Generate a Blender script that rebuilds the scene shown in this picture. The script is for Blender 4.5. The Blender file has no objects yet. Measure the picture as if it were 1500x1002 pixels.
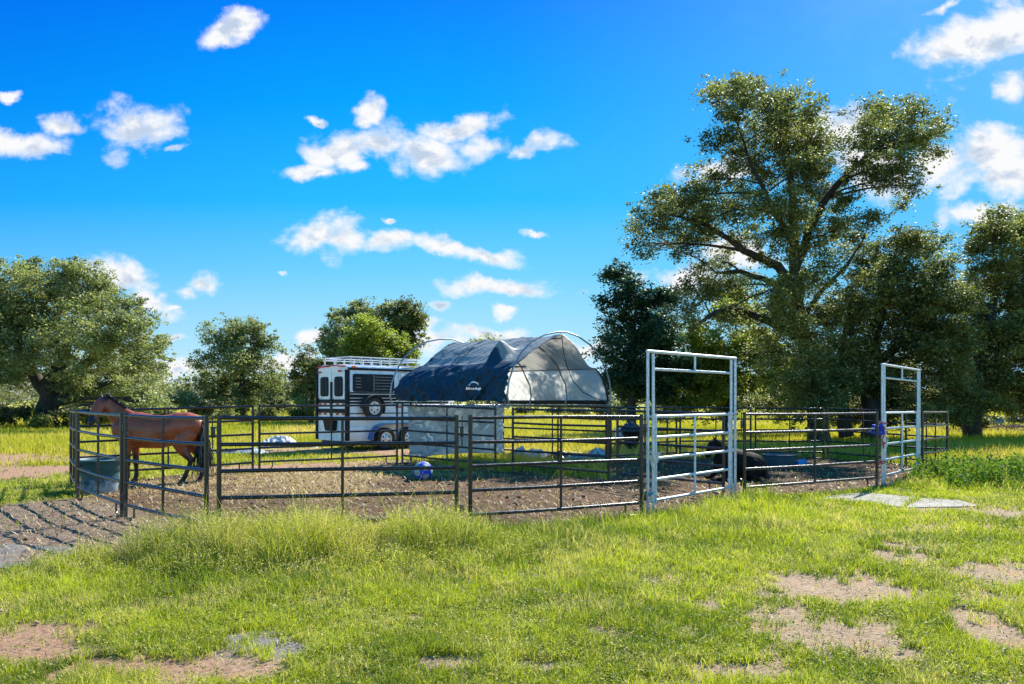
import bpy, bmesh, math, random
import numpy as np
from mathutils import Vector, Matrix, Quaternion
random.seed(7)
RNG = np.random.default_rng(11)
scene = bpy.context.scene
COL = scene.collection
R = math.radians

# ------------------------------------------------------------------ camera
EYE = 1.77; HZ = 585.0; FPX = 1167.0
cam_d = bpy.data.cameras.new("camera"); cam = bpy.data.objects.new("camera", cam_d); COL.objects.link(cam)
cam.location = (0, 0, EYE); cam.rotation_euler = (R(90), 0, 0)
cam_d.lens = 28.0; cam_d.sensor_width = 36.0; cam_d.shift_y = (HZ-501.0)/1500.0
cam_d.clip_end = 3000; cam_d.clip_start = 0.05
scene.camera = cam

# ------------------------------------------------------------------ sun, sky, exposure
SUN_DIR = Vector((0.62, 0.90, 1.0)).normalized()
sun_d = bpy.data.lights.new("sun", 'SUN'); sun = bpy.data.objects.new("sun", sun_d); COL.objects.link(sun)
sun_d.energy = 4.6; sun_d.angle = R(0.5); sun_d.color = (1.0, 0.95, 0.86)
sun.rotation_euler = SUN_DIR.to_track_quat('Z', 'Y').to_euler()
scene.view_settings.view_transform = 'Standard'; scene.view_settings.look = 'None'
scene.view_settings.exposure = 1.35; scene.view_settings.gamma = 1.0

class NT:
    """small node-tree helper"""
    def __init__(s, tree): s.t = tree; s.n = tree.nodes; s.l = tree.links
    def add(s, typ, **kw):
        n = s.n.new(typ)
        for k, v in kw.items(): setattr(n, k, v)
        return n
    def link(s, a, b): s.l.new(a, b)
    def val(s, sock, v):
        if hasattr(v, 'is_output') or isinstance(v, bpy.types.NodeSocket): s.l.new(v, sock)
        else: sock.default_value = v
    def math(s, op, a, b=0.0, c=None, clamp=False):
        n = s.n.new('ShaderNodeMath'); n.operation = op; n.use_clamp = clamp
        s.val(n.inputs[0], a); s.val(n.inputs[1], b)
        if c is not None: s.val(n.inputs[2], c)
        return n.outputs[0]
    def vmath(s, op, a, b=None):
        n = s.n.new('ShaderNodeVectorMath'); n.operation = op
        s.val(n.inputs[0], a)
        if b is not None: s.val(n.inputs[1], b)
        return n.outputs['Value'] if op in ('LENGTH', 'DOT_PRODUCT') else n.outputs[0]
    def maprange(s, v, a, b, c=0.0, d=1.0, smooth=True):
        n = s.n.new('ShaderNodeMapRange'); n.interpolation_type = 'SMOOTHSTEP' if smooth else 'LINEAR'
        s.val(n.inputs[0], v)
        for i, x in enumerate((a, b, c, d)): s.val(n.inputs[i+1], x)
        return n.outputs[0]
    def noise(s, vec, scale, detail=4, rough=0.55, dist=0.0):
        n = s.n.new('ShaderNodeTexNoise'); n.inputs['Scale'].default_value = scale
        n.inputs['Detail'].default_value = detail; n.inputs['Roughness'].default_value = rough
        n.inputs['Distortion'].default_value = dist
        if vec is not None: s.l.new(vec, n.inputs['Vector'])
        return n.outputs['Fac']
    def mix(s, f, a, b, blend='MIX'):
        n = s.n.new('ShaderNodeMix'); n.data_type = 'RGBA'; n.blend_type = blend
        s.val(n.inputs[0], f)
        for i, x in ((6, a), (7, b)):
            if isinstance(x, bpy.types.NodeSocket): s.l.new(x, n.inputs[i])
            else: n.inputs[i].default_value = (*x[:3], 1)
        return n.outputs[2]

world = bpy.data.worlds.new("World"); scene.world = world; world.use_nodes = True
def build_world():
    w = NT(world.node_tree); w.n.clear()
    out = w.add('ShaderNodeOutputWorld'); bg = w.add('ShaderNodeBackground')
    sky = w.add('ShaderNodeTexSky', sky_type='NISHITA', sun_disc=False)
    el = math.asin(SUN_DIR.z)
    sky.sun_elevation = el; sky.sun_rotation = math.atan2(SUN_DIR.x, SUN_DIR.y)
    sky.air_density = 1.0; sky.dust_density = 0.6; sky.ozone_density = 2.5
    tc = w.add('ShaderNodeTexCoord'); sep = w.add('ShaderNodeSeparateXYZ'); w.link(tc.outputs['Generated'], sep.inputs[0])
    hs = w.add('ShaderNodeHueSaturation'); hs.inputs['Saturation'].default_value = 1.45; hs.inputs['Hue'].default_value = 0.482
    w.link(sky.outputs[0], hs.inputs['Color'])
    skyc = w.mix(1.0, hs.outputs[0], (.82, .90, 1.0), 'MULTIPLY')
    y = w.math('MAXIMUM', sep.outputs[1], 0.02)
    u = w.math('DIVIDE', sep.outputs[0], y); v = w.math('DIVIDE', sep.outputs[2], y)
    cmb = w.add('ShaderNodeCombineXYZ'); w.link(u, cmb.inputs[0]); w.link(v, cmb.inputs[1])
    P = cmb.outputs[0]
    wn = w.add('ShaderNodeTexNoise'); wn.inputs['Scale'].default_value = 9.0; wn.inputs['Detail'].default_value = 6; wn.inputs['Roughness'].default_value = .6; w.link(P, wn.inputs['Vector'])
    wv = w.vmath('SUBTRACT', wn.outputs['Color'], (0.5, 0.5, 0.5)); ws = w.vmath('SCALE', wv); ws.node.inputs['Scale'].default_value = 0.075
    PW = w.vmath('ADD', P, ws)
    clouds = [(325,42,46,20,.35),(195,188,52,38,0),(45,208,58,20,0),(88,176,38,15,-.3),(10,135,14,8,0),(250,216,18,6,0),
      (490,216,62,32,0),(560,206,60,24,0),(625,226,58,30,0),(455,244,42,10,0),(525,240,22,10,0),(672,178,60,16,.2),(715,205,42,34,0),
      (768,214,46,18,.3),(548,157,19,17,0),(460,166,15,5,0),(480,346,50,38,0),(505,352,40,26,0),(560,352,38,16,.1),(648,360,40,14,-.2),(708,372,58,14,-.1),
      (742,426,78,17,0),(700,415,30,12,0),(642,453,20,9,0),(738,460,20,8,0),(780,343,13,6,0),(170,408,56,26,-.4),(222,438,42,16,-.4),(250,445,16,6,0),
      (298,408,34,20,.2),(275,425,26,12,0),(35,392,32,12,0),(1440,60,100,46,.25),(1490,38,70,46,0),(1400,85,50,20,.1),(1485,130,38,30,.5),(1385,12,24,10,.2),
      (1455,222,92,36,.2),(1395,245,56,34,0),(1480,250,60,34,0),(1440,304,72,18,.1),(1060,250,60,16,0),(1010,405,70,20,.1),(1075,372,60,26,0),
      (1235,185,50,26,0),(1290,240,60,40,0),(455,490,24,9,0),(640,496,62,14,0),(620,480,40,9,0),(415,520,48,16,0),(255,498,30,9,0),(700,490,70,10,0),
      (255,545,40,14,0),(265,580,44,12,0),(860,505,60,14,0),(440,560,70,14,0),(60,575,90,18,0),(570,320,10,6,0),(418,408,8,4,0)]
    fld = None
    for px, py, rx, ry, rot in clouds:
        m = w.add('ShaderNodeMapping', vector_type='TEXTURE')
        m.inputs['Location'].default_value = ((px-750)/FPX, (HZ-py)/FPX, 0)
        m.inputs['Rotation'].default_value = (0, 0, rot)
        m.inputs['Scale'].default_value = (rx/FPX*1.12, ry/FPX*1.12, 1)
        w.link(PW, m.inputs['Vector'])
        ln = w.vmath('LENGTH', m.outputs[0])
        f = w.math('SUBTRACT', 1.0, ln)
        if fld is None: fld = f
        else:
            n = w.n.new('ShaderNodeMath'); n.operation = 'SMOOTH_MAX'; w.l.new(fld, n.inputs[0]); w.l.new(f, n.inputs[1]); n.inputs[2].default_value = 0.12
            fld = n.outputs[0]
    mp = w.add('ShaderNodeMapping'); mp.inputs['Scale'].default_value = (1.0, 1.35, 1); w.link(P, mp.inputs['Vector'])
    n1 = w.noise(mp.outputs[0], 13.0, 9, 0.56, 0.25)
    n2 = w.noise(mp.outputs[0], 62.0, 6, 0.65, 0.3)
    f = w.math('ADD', fld, w.math('MULTIPLY', w.math('SUBTRACT', n1, 0.5), 3.0))
    f = w.math('ADD', f, w.math('MULTIPLY', w.math('SUBTRACT', n2, 0.5), 0.55))
    dens = w.maprange(f, -0.16, 0.72)
    # thin veil of high haze patches, more toward the sun side
    n3 = w.noise(mp.outputs[0], 3.2, 7, 0.6, 0.8)
    veil = w.math('MULTIPLY', w.maprange(n3, 0.48, 0.75), 0.10)
    veil = w.math('MULTIPLY', veil, w.maprange(u, -0.2, 0.6))
    d2 = w.math('MAXIMUM', dens, veil)
    front = w.maprange(sep.outputs[1], 0.05, 0.2)
    d2 = w.math('MULTIPLY', d2, front)
    # cloud brightness: greyer, bluer cores and undersides
    off = w.vmath('ADD', mp.outputs[0], (0.011, 0.020, 0.0)); n1b = w.noise(off, 13.0, 9, 0.56, 0.25)
    relief = w.math('SUBTRACT', n1b, n1); core = w.math('MULTIPLY', w.maprange(w.math('ADD', w.math('MULTIPLY', relief, 5.0), w.math('MULTIPLY', f, .22)), 0.02, 0.75), w.maprange(f, .1, .7))
    ccol = w.mix(core, (3.15, 3.18, 3.22), (1.75, 2.1, 2.65))
    # measured gradient of the photograph's sky (deep azure high on the left, pale cyan near the ground and the sun)
    elev = w.maprange(v, 0.0, 0.5, 0, 1, smooth=False)
    cr = w.add('ShaderNodeValToRGB'); w.link(elev, cr.inputs[0]); e = cr.color_ramp.elements
    e[0].position = 0.0; e[0].color = (0.66, 0.86, 0.93, 1); e[1].position = 1.0; e[1].color = (0.0, 0.23, 0.94, 1)
    for p, c in ((0.15, (0.40,0.75,0.95)), (0.32, (0.16,0.62,0.98)), (0.50, (0.02,0.49,1.0)), (0.75, (0.0,0.36,1.0))):
        q = e.new(p); q.color = (*c, 1)
    side = w.maprange(u, -0.1, 0.75)
    grad = w.mix(w.math('MULTIPLY', side, 0.72), cr.outputs[0], (0.15, 0.56, 0.97))
    side2 = w.maprange(u, -0.05, -0.75)
    grad = w.mix(w.math('MULTIPLY', side2, w.math('MULTIPLY', elev, 0.55)), grad, (0.0, 0.13, 0.78))
    gsc = w.vmath('SCALE', grad); gsc.node.inputs['Scale'].default_value = 3.45
    skyf = w.mix(0.985, skyc, gsc)
    skyf = w.mix(front, skyc, skyf)
    fin = w.mix(d2, skyf, ccol)
    w.link(fin, bg.inputs['Color']); bg.inputs['Strength'].default_value = 0.12
    w.link(bg.outputs[0], out.inputs[0])
    world.cycles.sampling_method = 'MANUAL'; world.cycles.sample_map_resolution = 1024
build_world()

# ------------------------------------------------------------------ noise in numpy
def _hash(ix, iy, iz, seed):
    h = (ix.astype(np.int64)*374761393 + iy.astype(np.int64)*668265263 + iz.astype(np.int64)*2147483647 + seed*1274126177) & 0xFFFFFFFF
    h = ((h ^ (h >> 13)) * 1274126177) & 0xFFFFFFFF
    h = (h ^ (h >> 16)) & 0xFFFFFF
    return h / float(0xFFFFFF)
def vnoise(x, y, z=None, seed=0):
    x = np.asarray(x, float); y = np.asarray(y, float); z = np.zeros_like(x) if z is None else np.asarray(z, float)
    ix, iy, iz = np.floor(x), np.floor(y), np.floor(z)
    fx, fy, fz = x-ix, y-iy, z-iz
    fx, fy, fz = [t*t*(3-2*t) for t in (fx, fy, fz)]
    r = 0
    for a in (0, 1):
        for b in (0, 1):
            for c in (0, 1):
                r = r + _hash(ix+a, iy+b, iz+c, seed)*(fx if a else 1-fx)*(fy if b else 1-fy)*(fz if c else 1-fz)
    return r
def fbm(x, y, z=None, seed=0, o=4):
    s, a, t = 0, 0.5, 0
    x = np.asarray(x, float); y = np.asarray(y, float)
    for i in range(o):
        s = s + a*vnoise(x*2**i+i*17.3, y*2**i-i*9.1, None if z is None else np.asarray(z)*2**i+i*3.7, seed+i); t += a; a *= 0.5
    return s/t
def sstep(a, b, x):
    t = np.clip((np.asarray(x, float)-a)/(b-a), 0, 1); return t*t*(3-2*t)

# ------------------------------------------------------------------ layout
def P(px, d, z=0.0): return Vector(((px-750)*d/FPX, d, z))
def W(px, py, d): return Vector(((px-750)*d/FPX, d, EYE+(HZ-py)*d/FPX))
def G(px, py): # point on flat ground seen at this pixel
    d = EYE*FPX/(py-HZ); return ((px-750)*d/FPX, d)
# fence corner points: x, y(depth), ground height
CTL = np.array([(-3.75,9.85,.01),(-5.6,11.67,.035),(-7.4,13.8,.05),(-9.0,16.3,.03),(-5.95,18.7,.11),(-2.8,20.9,.12),
   (-.65,10.5,.02),(2.0,12.05,.005),(3.85,14.2,.005),(7.35,16.1,-.01),(9.6,18.9,-.04),(11.4,20.9,-.07),(0,18.8,.04),
   (-6,25.5,.18),(-4,25,.18),(0,6,0),(-5,6,0),(5,6,0),(4.8,23,.04),(9,24,.0),(-.3,23.4,.1),(2.6,21.2,.06),(2.1,16.8,.03)])
def ground_z(x, y):
    x = np.asarray(x, float); y = np.asarray(y, float)
    num = 0; den = 0.02
    for cx, cy, cz in CTL:
        w = 1.0/(0.15+((x-cx)**2+(y-cy)**2))**1.5
        num = num+w*cz; den = den+w
    z = num/den
    und = (fbm(x*0.35+5, y*0.35, seed=3)-0.5)*0.10*sstep(24, 60, y)
    near = (fbm(x*0.8, y*0.8, seed=4, o=3)-0.5)*0.05*(1-sstep(9, 11, y))
    mound = 0.07*np.exp(-(((x+2.2)/2.0)**2+((y-9.0)/1.0)**2)) 
    return z+und+near+mound
def gz(x, y): return float(ground_z(np.array([x]), np.array([y]))[0])

# ------------------------------------------------------------------ object helpers
def link(o, parent=None):
    COL.objects.link(o)
    if parent is not None: o.parent = parent
    return o
def thing(name, label, cat, loc=(0,0,0), rotz=0.0, group=None):
    o = bpy.data.objects.new(name, None); link(o); o.location = loc; o.rotation_euler = (0,0,rotz); o.empty_display_size = 0.2
    o['label'] = label; o['category'] = cat
    if group: o['group'] = group
    return o
def tag(o, label=None, cat=None, group=None, kind=None):
    if label: o['label'] = label
    if cat: o['category'] = cat
    if group: o['group'] = group
    if kind: o['kind'] = kind
    return o
class MB:
    """collects shapes into one mesh"""
    def __init__(s): s.v = []; s.f = []; s.m = []
    def addraw(s, verts, faces, mi=0):
        k = len(s.v); s.v += [tuple(p) for p in verts]; s.f += [tuple(i+k for i in f) for f in faces]; s.m += [mi]*len(faces); return s
    def box(s, c, size, rot=None, mi=0, bev=0.0):
        x, y, z = [a/2 for a in size]
        bm = bmesh.new(); bmesh.ops.create_cube(bm, size=1.0)
        for v in bm.verts: v.co = Vector((v.co.x*size[0], v.co.y*size[1], v.co.z*size[2]))
        if bev > 0: bmesh.ops.bevel(bm, geom=bm.edges[:], offset=min(bev, min(size)*0.45), segments=2, profile=0.5, affect='EDGES')
        M = Matrix.Translation(c) @ (rot.to_4x4() if rot is not None else Matrix.Identity(4))
        bm.verts.ensure_lookup_table()
        s.addraw([M @ v.co for v in bm.verts], [[v.index for v in f.verts] for f in bm.faces], mi); bm.free(); return s
    def tube(s, pts, r, sides=10, cap=True, mi=0, up=None, closed=False):
        pts = [Vector(p) for p in pts]; n = len(pts)
        rr = r if isinstance(r, (list, tuple)) else [r]*n
        ab = [(q, q) if not isinstance(q, (list, tuple)) else q for q in rr]
        verts = []; faces = []; prev = None
        for i, p in enumerate(pts):
            if closed: t = (pts[(i+1) % n]-pts[i-1])
            else: t = pts[min(i+1, n-1)]-pts[max(i-1, 0)]
            t.normalize()
            if prev is None:
                ref = Vector(up) if up is not None else (Vector((0,0,1)) if abs(t.z) < 0.9 else Vector((1,0,0)))
                a = ref-t*ref.dot(t); a.normalize()
            else:
                ref = Vector(up) if up is not None else prev
                a = ref-t*ref.dot(t)
                if a.length < 1e-4: a = prev-t*prev.dot(t)
                a.normalize()
            prev = a.copy(); b = t.cross(a)
            for k in range(sides):
                th = 2*math.pi*k/sides
                verts.append(p+a*math.cos(th)*ab[i][0]+b*math.sin(th)*ab[i][1])
        m = n if closed else n-1
        for i in range(m):
            j = (i+1) % n
            for k in range(sides):
                k2 = (k+1) % sides
                faces.append((i*sides+k, i*sides+k2, j*sides+k2, j*sides+k))
        if cap and not closed:
            faces.append(tuple(range(sides))[::-1]); faces.append(tuple((n-1)*sides+k for k in range(sides)))
        s.addraw(verts, faces, mi); return s
    def lathe(s, prof, c=(0,0,0), sides=32, rot=None, mi=0, cap=True):
        verts = []; faces = []
        M = Matrix.Translation(c) @ (rot.to_4x4() if rot is not None else Matrix.Identity(4))
        for r, z in prof:
            for k in range(sides):
                th = 2*math.pi*k/sides; verts.append(M @ Vector((r*math.cos(th), r*math.sin(th), z)))
        for i in range(len(prof)-1):
            for k in range(sides):
                k2 = (k+1) % sides; faces.append((i*sides+k, i*sides+k2, (i+1)*sides+k2, (i+1)*sides+k))
        if cap: faces.append(tuple(range(sides))[::-1]); faces.append(tuple((len(prof)-1)*sides+k for k in range(sides)))
        s.addraw(verts, faces, mi); return s
    def build(s, name, mats, parent=None, smooth=True, loc=None, angle=40):
        me = bpy.data.meshes.new(name); me.from_pydata(s.v, [], s.f)
        if not isinstance(mats, (list, tuple)): mats = [mats]
        for m in mats: me.materials.append(m)
        if len(mats) > 1: me.polygons.foreach_set('material_index', s.m)
        bm = bmesh.new(); bm.from_mesh(me); bmesh.ops.recalc_face_normals(bm, faces=bm.faces[:]); bm.to_mesh(me); bm.free()
        if smooth:
            me.polygons.foreach_set('use_smooth', [True]*len(me.polygons))
            try: me.set_sharp_from_angle(angle=R(angle))
            except Exception: pass
        o = bpy.data.objects.new(name, me); link(o, parent)
        if loc is not None: o.location = loc
        me.update(); return o
def np_mesh(name, V, quads=None, tris=None, mat=None, parent=None, attrs=None, smooth=False):
    me = bpy.data.meshes.new(name); V = np.ascontiguousarray(V, dtype=np.float32)
    nq = 0 if quads is None else len(quads); nt = 0 if tris is None else len(tris)
    me.vertices.add(len(V)); me.vertices.foreach_set('co', V.ravel())
    me.loops.add(nq*4+nt*3); me.polygons.add(nq+nt)
    idx = []
    if nq: idx.append(np.asarray(quads, np.int32).ravel())
    if nt: idx.append(np.asarray(tris, np.int32).ravel())
    me.loops.foreach_set('vertex_index', np.concatenate(idx))
    st = np.concatenate([np.arange(nq)*4, nq*4+np.arange(nt)*3]).astype(np.int32)
    me.polygons.foreach_set('loop_start', st)
    if smooth: me.polygons.foreach_set('use_smooth', np.ones(nq+nt, bool))
    for k, a in (attrs or {}).items():
        at = me.attributes.new(k, 'FLOAT', 'POINT'); at.data.foreach_set('value', np.ascontiguousarray(a, dtype=np.float32))
    me.update(calc_edges=True)
    if mat: me.materials.append(mat)
    o = bpy.data.objects.new(name, me); link(o, parent); return o

# ------------------------------------------------------------------ materials
def new_mat(name):
    m = bpy.data.materials.new(name); m.use_nodes = True; t = NT(m.node_tree); t.n.clear()
    out = t.add('ShaderNodeOutputMaterial'); return m, t, out
def simple(name, c1, c2=None, scale=8, rough=0.6, metal=0.0, bump=0.0, bscale=None, detail=5, spec=0.5, stretch=None, lo=0.35, hi=0.65, rvar=0.0, coat=0.0, trans=0.0, mud=None, c3=None, s3=2.0, lo3=.55, hi3=.7):
    m, t, out = new_mat(name); p = t.add('ShaderNodeBsdfPrincipled')
    tc = t.add('ShaderNodeTexCoord'); vec = tc.outputs['Object']
    if stretch:
        mp = t.add('ShaderNodeMapping'); mp.inputs['Scale'].default_value = stretch; t.link(vec, mp.inputs['Vector']); vec = mp.outputs[0]
    n = t.noise(vec, scale, detail)
    if c2 is None: c2 = tuple(x*0.8 for x in c1)
    f = t.maprange(n, lo, hi); col = t.mix(f, c1, c2)
    if c3 is not None:
        n3 = t.noise(vec, s3, 6, 0.65); col = t.mix(t.maprange(n3, lo3, hi3), col, c3)
    if mud:
        sz = t.add('ShaderNodeSeparateXYZ'); t.link(tc.outputs['Object'], sz.inputs[0]); nm = t.noise(tc.outputs['Object'], 11, 6, .7)
        fm = t.maprange(t.math('ADD', t.math('MULTIPLY', t.math('SUBTRACT', nm, .5), 1.5), t.math('MULTIPLY', sz.outputs[2], -.9)), -.32, .12)
        col = t.mix(t.math('MULTIPLY', fm, .75), col, mud)
    t.link(col, p.inputs['Base Color'])
    p.inputs['Metallic'].default_value = metal; p.inputs['Specular IOR Level'].default_value = spec
    t.val(p.inputs['Roughness'], rough if not rvar else t.maprange(n, 0.3, 0.7, rough-rvar, rough+rvar))
    if coat: p.inputs['Coat Weight'].default_value = coat; p.inputs['Coat Roughness'].default_value = 0.15
    if bump:
        b = t.add('ShaderNodeBump'); b.inputs['Strength'].default_value = bump; b.inputs['Distance'].default_value = 0.02
        t.link(t.noise(vec, bscale or scale*3, 6, 0.6), b.inputs['Height']); t.link(b.outputs[0], p.inputs['Normal'])
    if trans:
        tr = t.add('ShaderNodeBsdfTranslucent'); t.link(col, tr.inputs['Color']); mx = t.add('ShaderNodeMixShader'); mx.inputs[0].default_value = trans
        t.link(p.outputs[0], mx.inputs[1]); t.link(tr.outputs[0], mx.inputs[2]); t.link(mx.outputs[0], out.inputs[0])
    else: t.link(p.outputs[0], out.inputs[0])
    return m
def leaf_mat(name, ca, cb, cc, trans=0.45, rough=0.45, spec=0.4, tsat=(1.15,1.25,0.6)):
    """leaves / blades: 'tint' picks between two greens, 'dry' toward cc"""
    m, t, out = new_mat(name); p = t.add('ShaderNodeBsdfPrincipled')
    a = t.add('ShaderNodeAttribute', attribute_name='tint'); b = t.add('ShaderNodeAttribute', attribute_name='dry')
    col = t.mix(a.outputs['Fac'], ca, cb); col = t.mix(b.outputs['Fac'], col, cc)
    t.link(col, p.inputs['Base Color']); p.inputs['Roughness'].default_value = rough; p.inputs['Specular IOR Level'].default_value = spec
    tr = t.add('ShaderNodeBsdfTranslucent'); c2 = t.mix(1.0, col, tsat, 'MULTIPLY'); t.link(c2, tr.inputs['Color'])
    mx = t.add('ShaderNodeMixShader'); mx.inputs[0].default_value = trans
    t.link(p.outputs[0], mx.inputs[1]); t.link(tr.outputs[0], mx.inputs[2]); t.link(mx.outputs[0], out.inputs[0]); return m
M = {}
M['rail'] = simple('black_rail_paint', (.004,.006,.009), (.008,.010,.014), 14, 0.27, 0, .12, 60, spec=0.5, rvar=.06, c3=(.07,.05,.035), s3=7, lo3=.62, hi3=.76, mud=(.16,.11,.075))
M['galv'] = simple('galvanised_steel', (.62,.66,.70), (.44,.48,.53), 30, 0.42, 0.35, .12, 90, spec=0.6, rvar=.1, c3=(.34,.33,.32), s3=6, lo3=.6, hi3=.8, mud=(.30,.25,.20))
M['pipe'] = simple('grey_steel_pipe', (.30,.33,.36), (.20,.22,.25), 20, 0.4, 0.6)
M['bark'] = simple('oak_bark', (.022,.018,.015), (.050,.042,.034), 9, 0.9, 0, 1.0, 22, stretch=(1,1,.3))
M['white_paint'] = simple('white_trailer_paint', (.78,.79,.80), (.66,.67,.69), 3, 0.38, 0, 0, coat=.3, c3=(.42,.38,.33), s3=2.2, lo3=.6, hi3=.85)
M['black_paint'] = simple('black_trailer_trim', (.010,.011,.013), (.018,.018,.021), 8, 0.55, spec=.2)
M['rubber'] = simple('tyre_rubber', (.018,.018,.019), (.035,.032,.03), 14, 0.8, bump=.3, bscale=60)
M['glass'] = simple('tinted_window', (.006,.012,.022), (.012,.02,.032), 3, 0.2, spec=0.08)
M['red'] = simple('red_lens', (.45,.012,.02), (.35,.01,.015), 20, 0.3)
M['amber'] = simple('amber_lens', (.75,.14,.01), (.6,.1,.01), 20, 0.3)
M['alu'] = simple('aluminium', (.72,.74,.77), (.6,.62,.66), 10, 0.32, 0.5)
M['blue_fender'] = simple('blue_fender_paint', (.05,.13,.38), (.035,.09,.28), 5, 0.3, coat=.5)

# ------------------------------------------------------------------ ground masks (world coordinates, metres)
PEN1 = [(-3.75,9.85),(-5.6,11.67),(-7.4,13.8),(-9.0,16.3),(-5.95,18.7),(-2.8,20.9),(0,18.8),(2.09,16.8),(3.95,14.3),(2.0,12.05),(-.65,10.5)]
PEN2 = [(3.95,14.2),(7.35,16.1),(7.8,16.7),(9.6,18.9),(11.4,20.9),(10.8,21.9),(9,24),(4.8,23),(2.6,21.2),(2.09,16.8)]
def sdist(poly, x, y):
    d = np.full_like(x, 1e9); ins = np.zeros(x.shape, bool)
    n = len(poly)
    for i in range(n):
        ax, ay = poly[i]; bx, by = poly[(i+1) % n]
        ex, ey = bx-ax, by-ay; wx, wy = x-ax, y-ay
        t = np.clip((wx*ex+wy*ey)/(ex*ex+ey*ey), 0, 1)
        d = np.minimum(d, (wx-ex*t)**2+(wy-ey*t)**2)
        c = ((ay > y) != (by > y)) & (x < (bx-ax)*(y-ay)/((by-ay) if by != ay else 1e-9)+ax)
        ins ^= c
    d = np.sqrt(d); return np.where(ins, -d, d)
def ell(x, y, px, py, rx, ry):
    cx, cy = G(px, py); _, y0 = G(px, py+ry); _, y1 = G(px, max(py-ry, HZ+6))
    sx = rx*cy/FPX; sy = max((y1-y0)/2, .05); cy = (y0+y1)/2
    return 1-np.sqrt(((x-cx)/sx)**2+((y-cy)/sy)**2)
SAND = [(1200,935,110,30),(1150,905,60,14),(1240,945,80,16),(1215,862,95,17),(1170,850,40,10),(1470,845,60,14),(1440,833,30,8),(1340,820,50,9),(1300,812,20,6),
        (1475,935,40,26),(1440,900,50,8),(25,940,70,24),(60,960,60,10),(300,985,170,22),(200,975,70,14),(660,970,40,6),(1080,985,90,12),(1040,888,24,7),
        (800,975,40,5),(950,890,20,5),(1400,745,80,5),(1480,755,50,8),(610,905,18,5),(150,820,12,6),(480,690,110,9),(560,670,90,5),(350,692,60,6),(835,672,60,5),(700,664,60,4),(420,668,90,3),(1270,958,60,12),(980,1000,60,10),(880,930,18,5),(1310,800,16,5)]
TRACK = [(40,676,120,5),(60,690,130,6),(-60,680,120,14),(20,700,60,4)]
GREY = [(385,944,62,15),(350,938,30,8),(430,955,24,8)]
MATS = [(-8.6,8.0),(-5.35,8.0),(-4.15,9.15),(-5.6,10.4),(-8.9,10.6)]
def masks(x, y):
    """returns soil (bare pale sand), muck (dark pen floor), hay, grey gravel; each 0..1"""
    n = fbm(x*1.7, y*1.7, seed=21)-0.5; n2 = fbm(x*6.5, y*6.5, seed=22)-0.5
    s = np.full_like(x, -9.0)
    for e in SAND: s = np.maximum(s, ell(x, y, *e))
    for e in TRACK: s = np.maximum(s, ell(x, y, *e))
    n3 = fbm(x*19, y*19, seed=23, o=2)-.5; soil = sstep(-0.34, 0.34, s+.22+n*1.6+n2*1.5+n3*1.1)
    soil = np.maximum(soil, sstep(.08, .30, n+n2*.8+n3*.4)*(y < 16)*(.4+.55*sstep(-1, 3, x))*sstep(9.5, 7.5, y+(x-3)*.0-np.clip(x-1,0,4)*.9))
    g = np.full_like(x, -9.0)
    for e in GREY: g = np.maximum(g, ell(x, y, *e))
    grey = sstep(-0.35, 0.4, g+n*1.4+n2*1.5+n3)
    d1 = sdist(PEN1, x, y); d2 = sdist(PEN2, x, y)
    lf = sdist([(-9.3,8.6),(-4.6,8.4),(-3.3,9.7),(-5.6,12.2),(-7.4,13.9),(-8.8,12.4)], x, y)
    d = np.minimum(np.minimum(d1-0.28*(x > -1.0), d2-0.15), lf)
    muck = sstep(0.28, -0.22, d+n*.7+n2*.35)
    # greener and strawy toward the back left of the round pen
    back = sstep(16.6, 18.4, y+(x+6)*-.12)*(d1 < 0.6)*(x < 2.5)
    muck = muck*(1-0.75*back*sstep(-.08, .12, n+n2*.3+.04))
    hay = sstep(-0.35, 0.35, np.maximum.reduce([ell(x, y, 420, 702, 150, 22), ell(x, y, 260, 712, 90, 14), ell(x, y, 470, 725, 80, 12), ell(x, y, 690, 667, 60, 6), ell(x, y, 560, 672, 60, 6)])+n*1.5+n2)
    leftarea = sstep(.3, -.3, lf+n*.5)
    return soil, muck, hay*(d1 < .3), grey, leftarea

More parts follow.
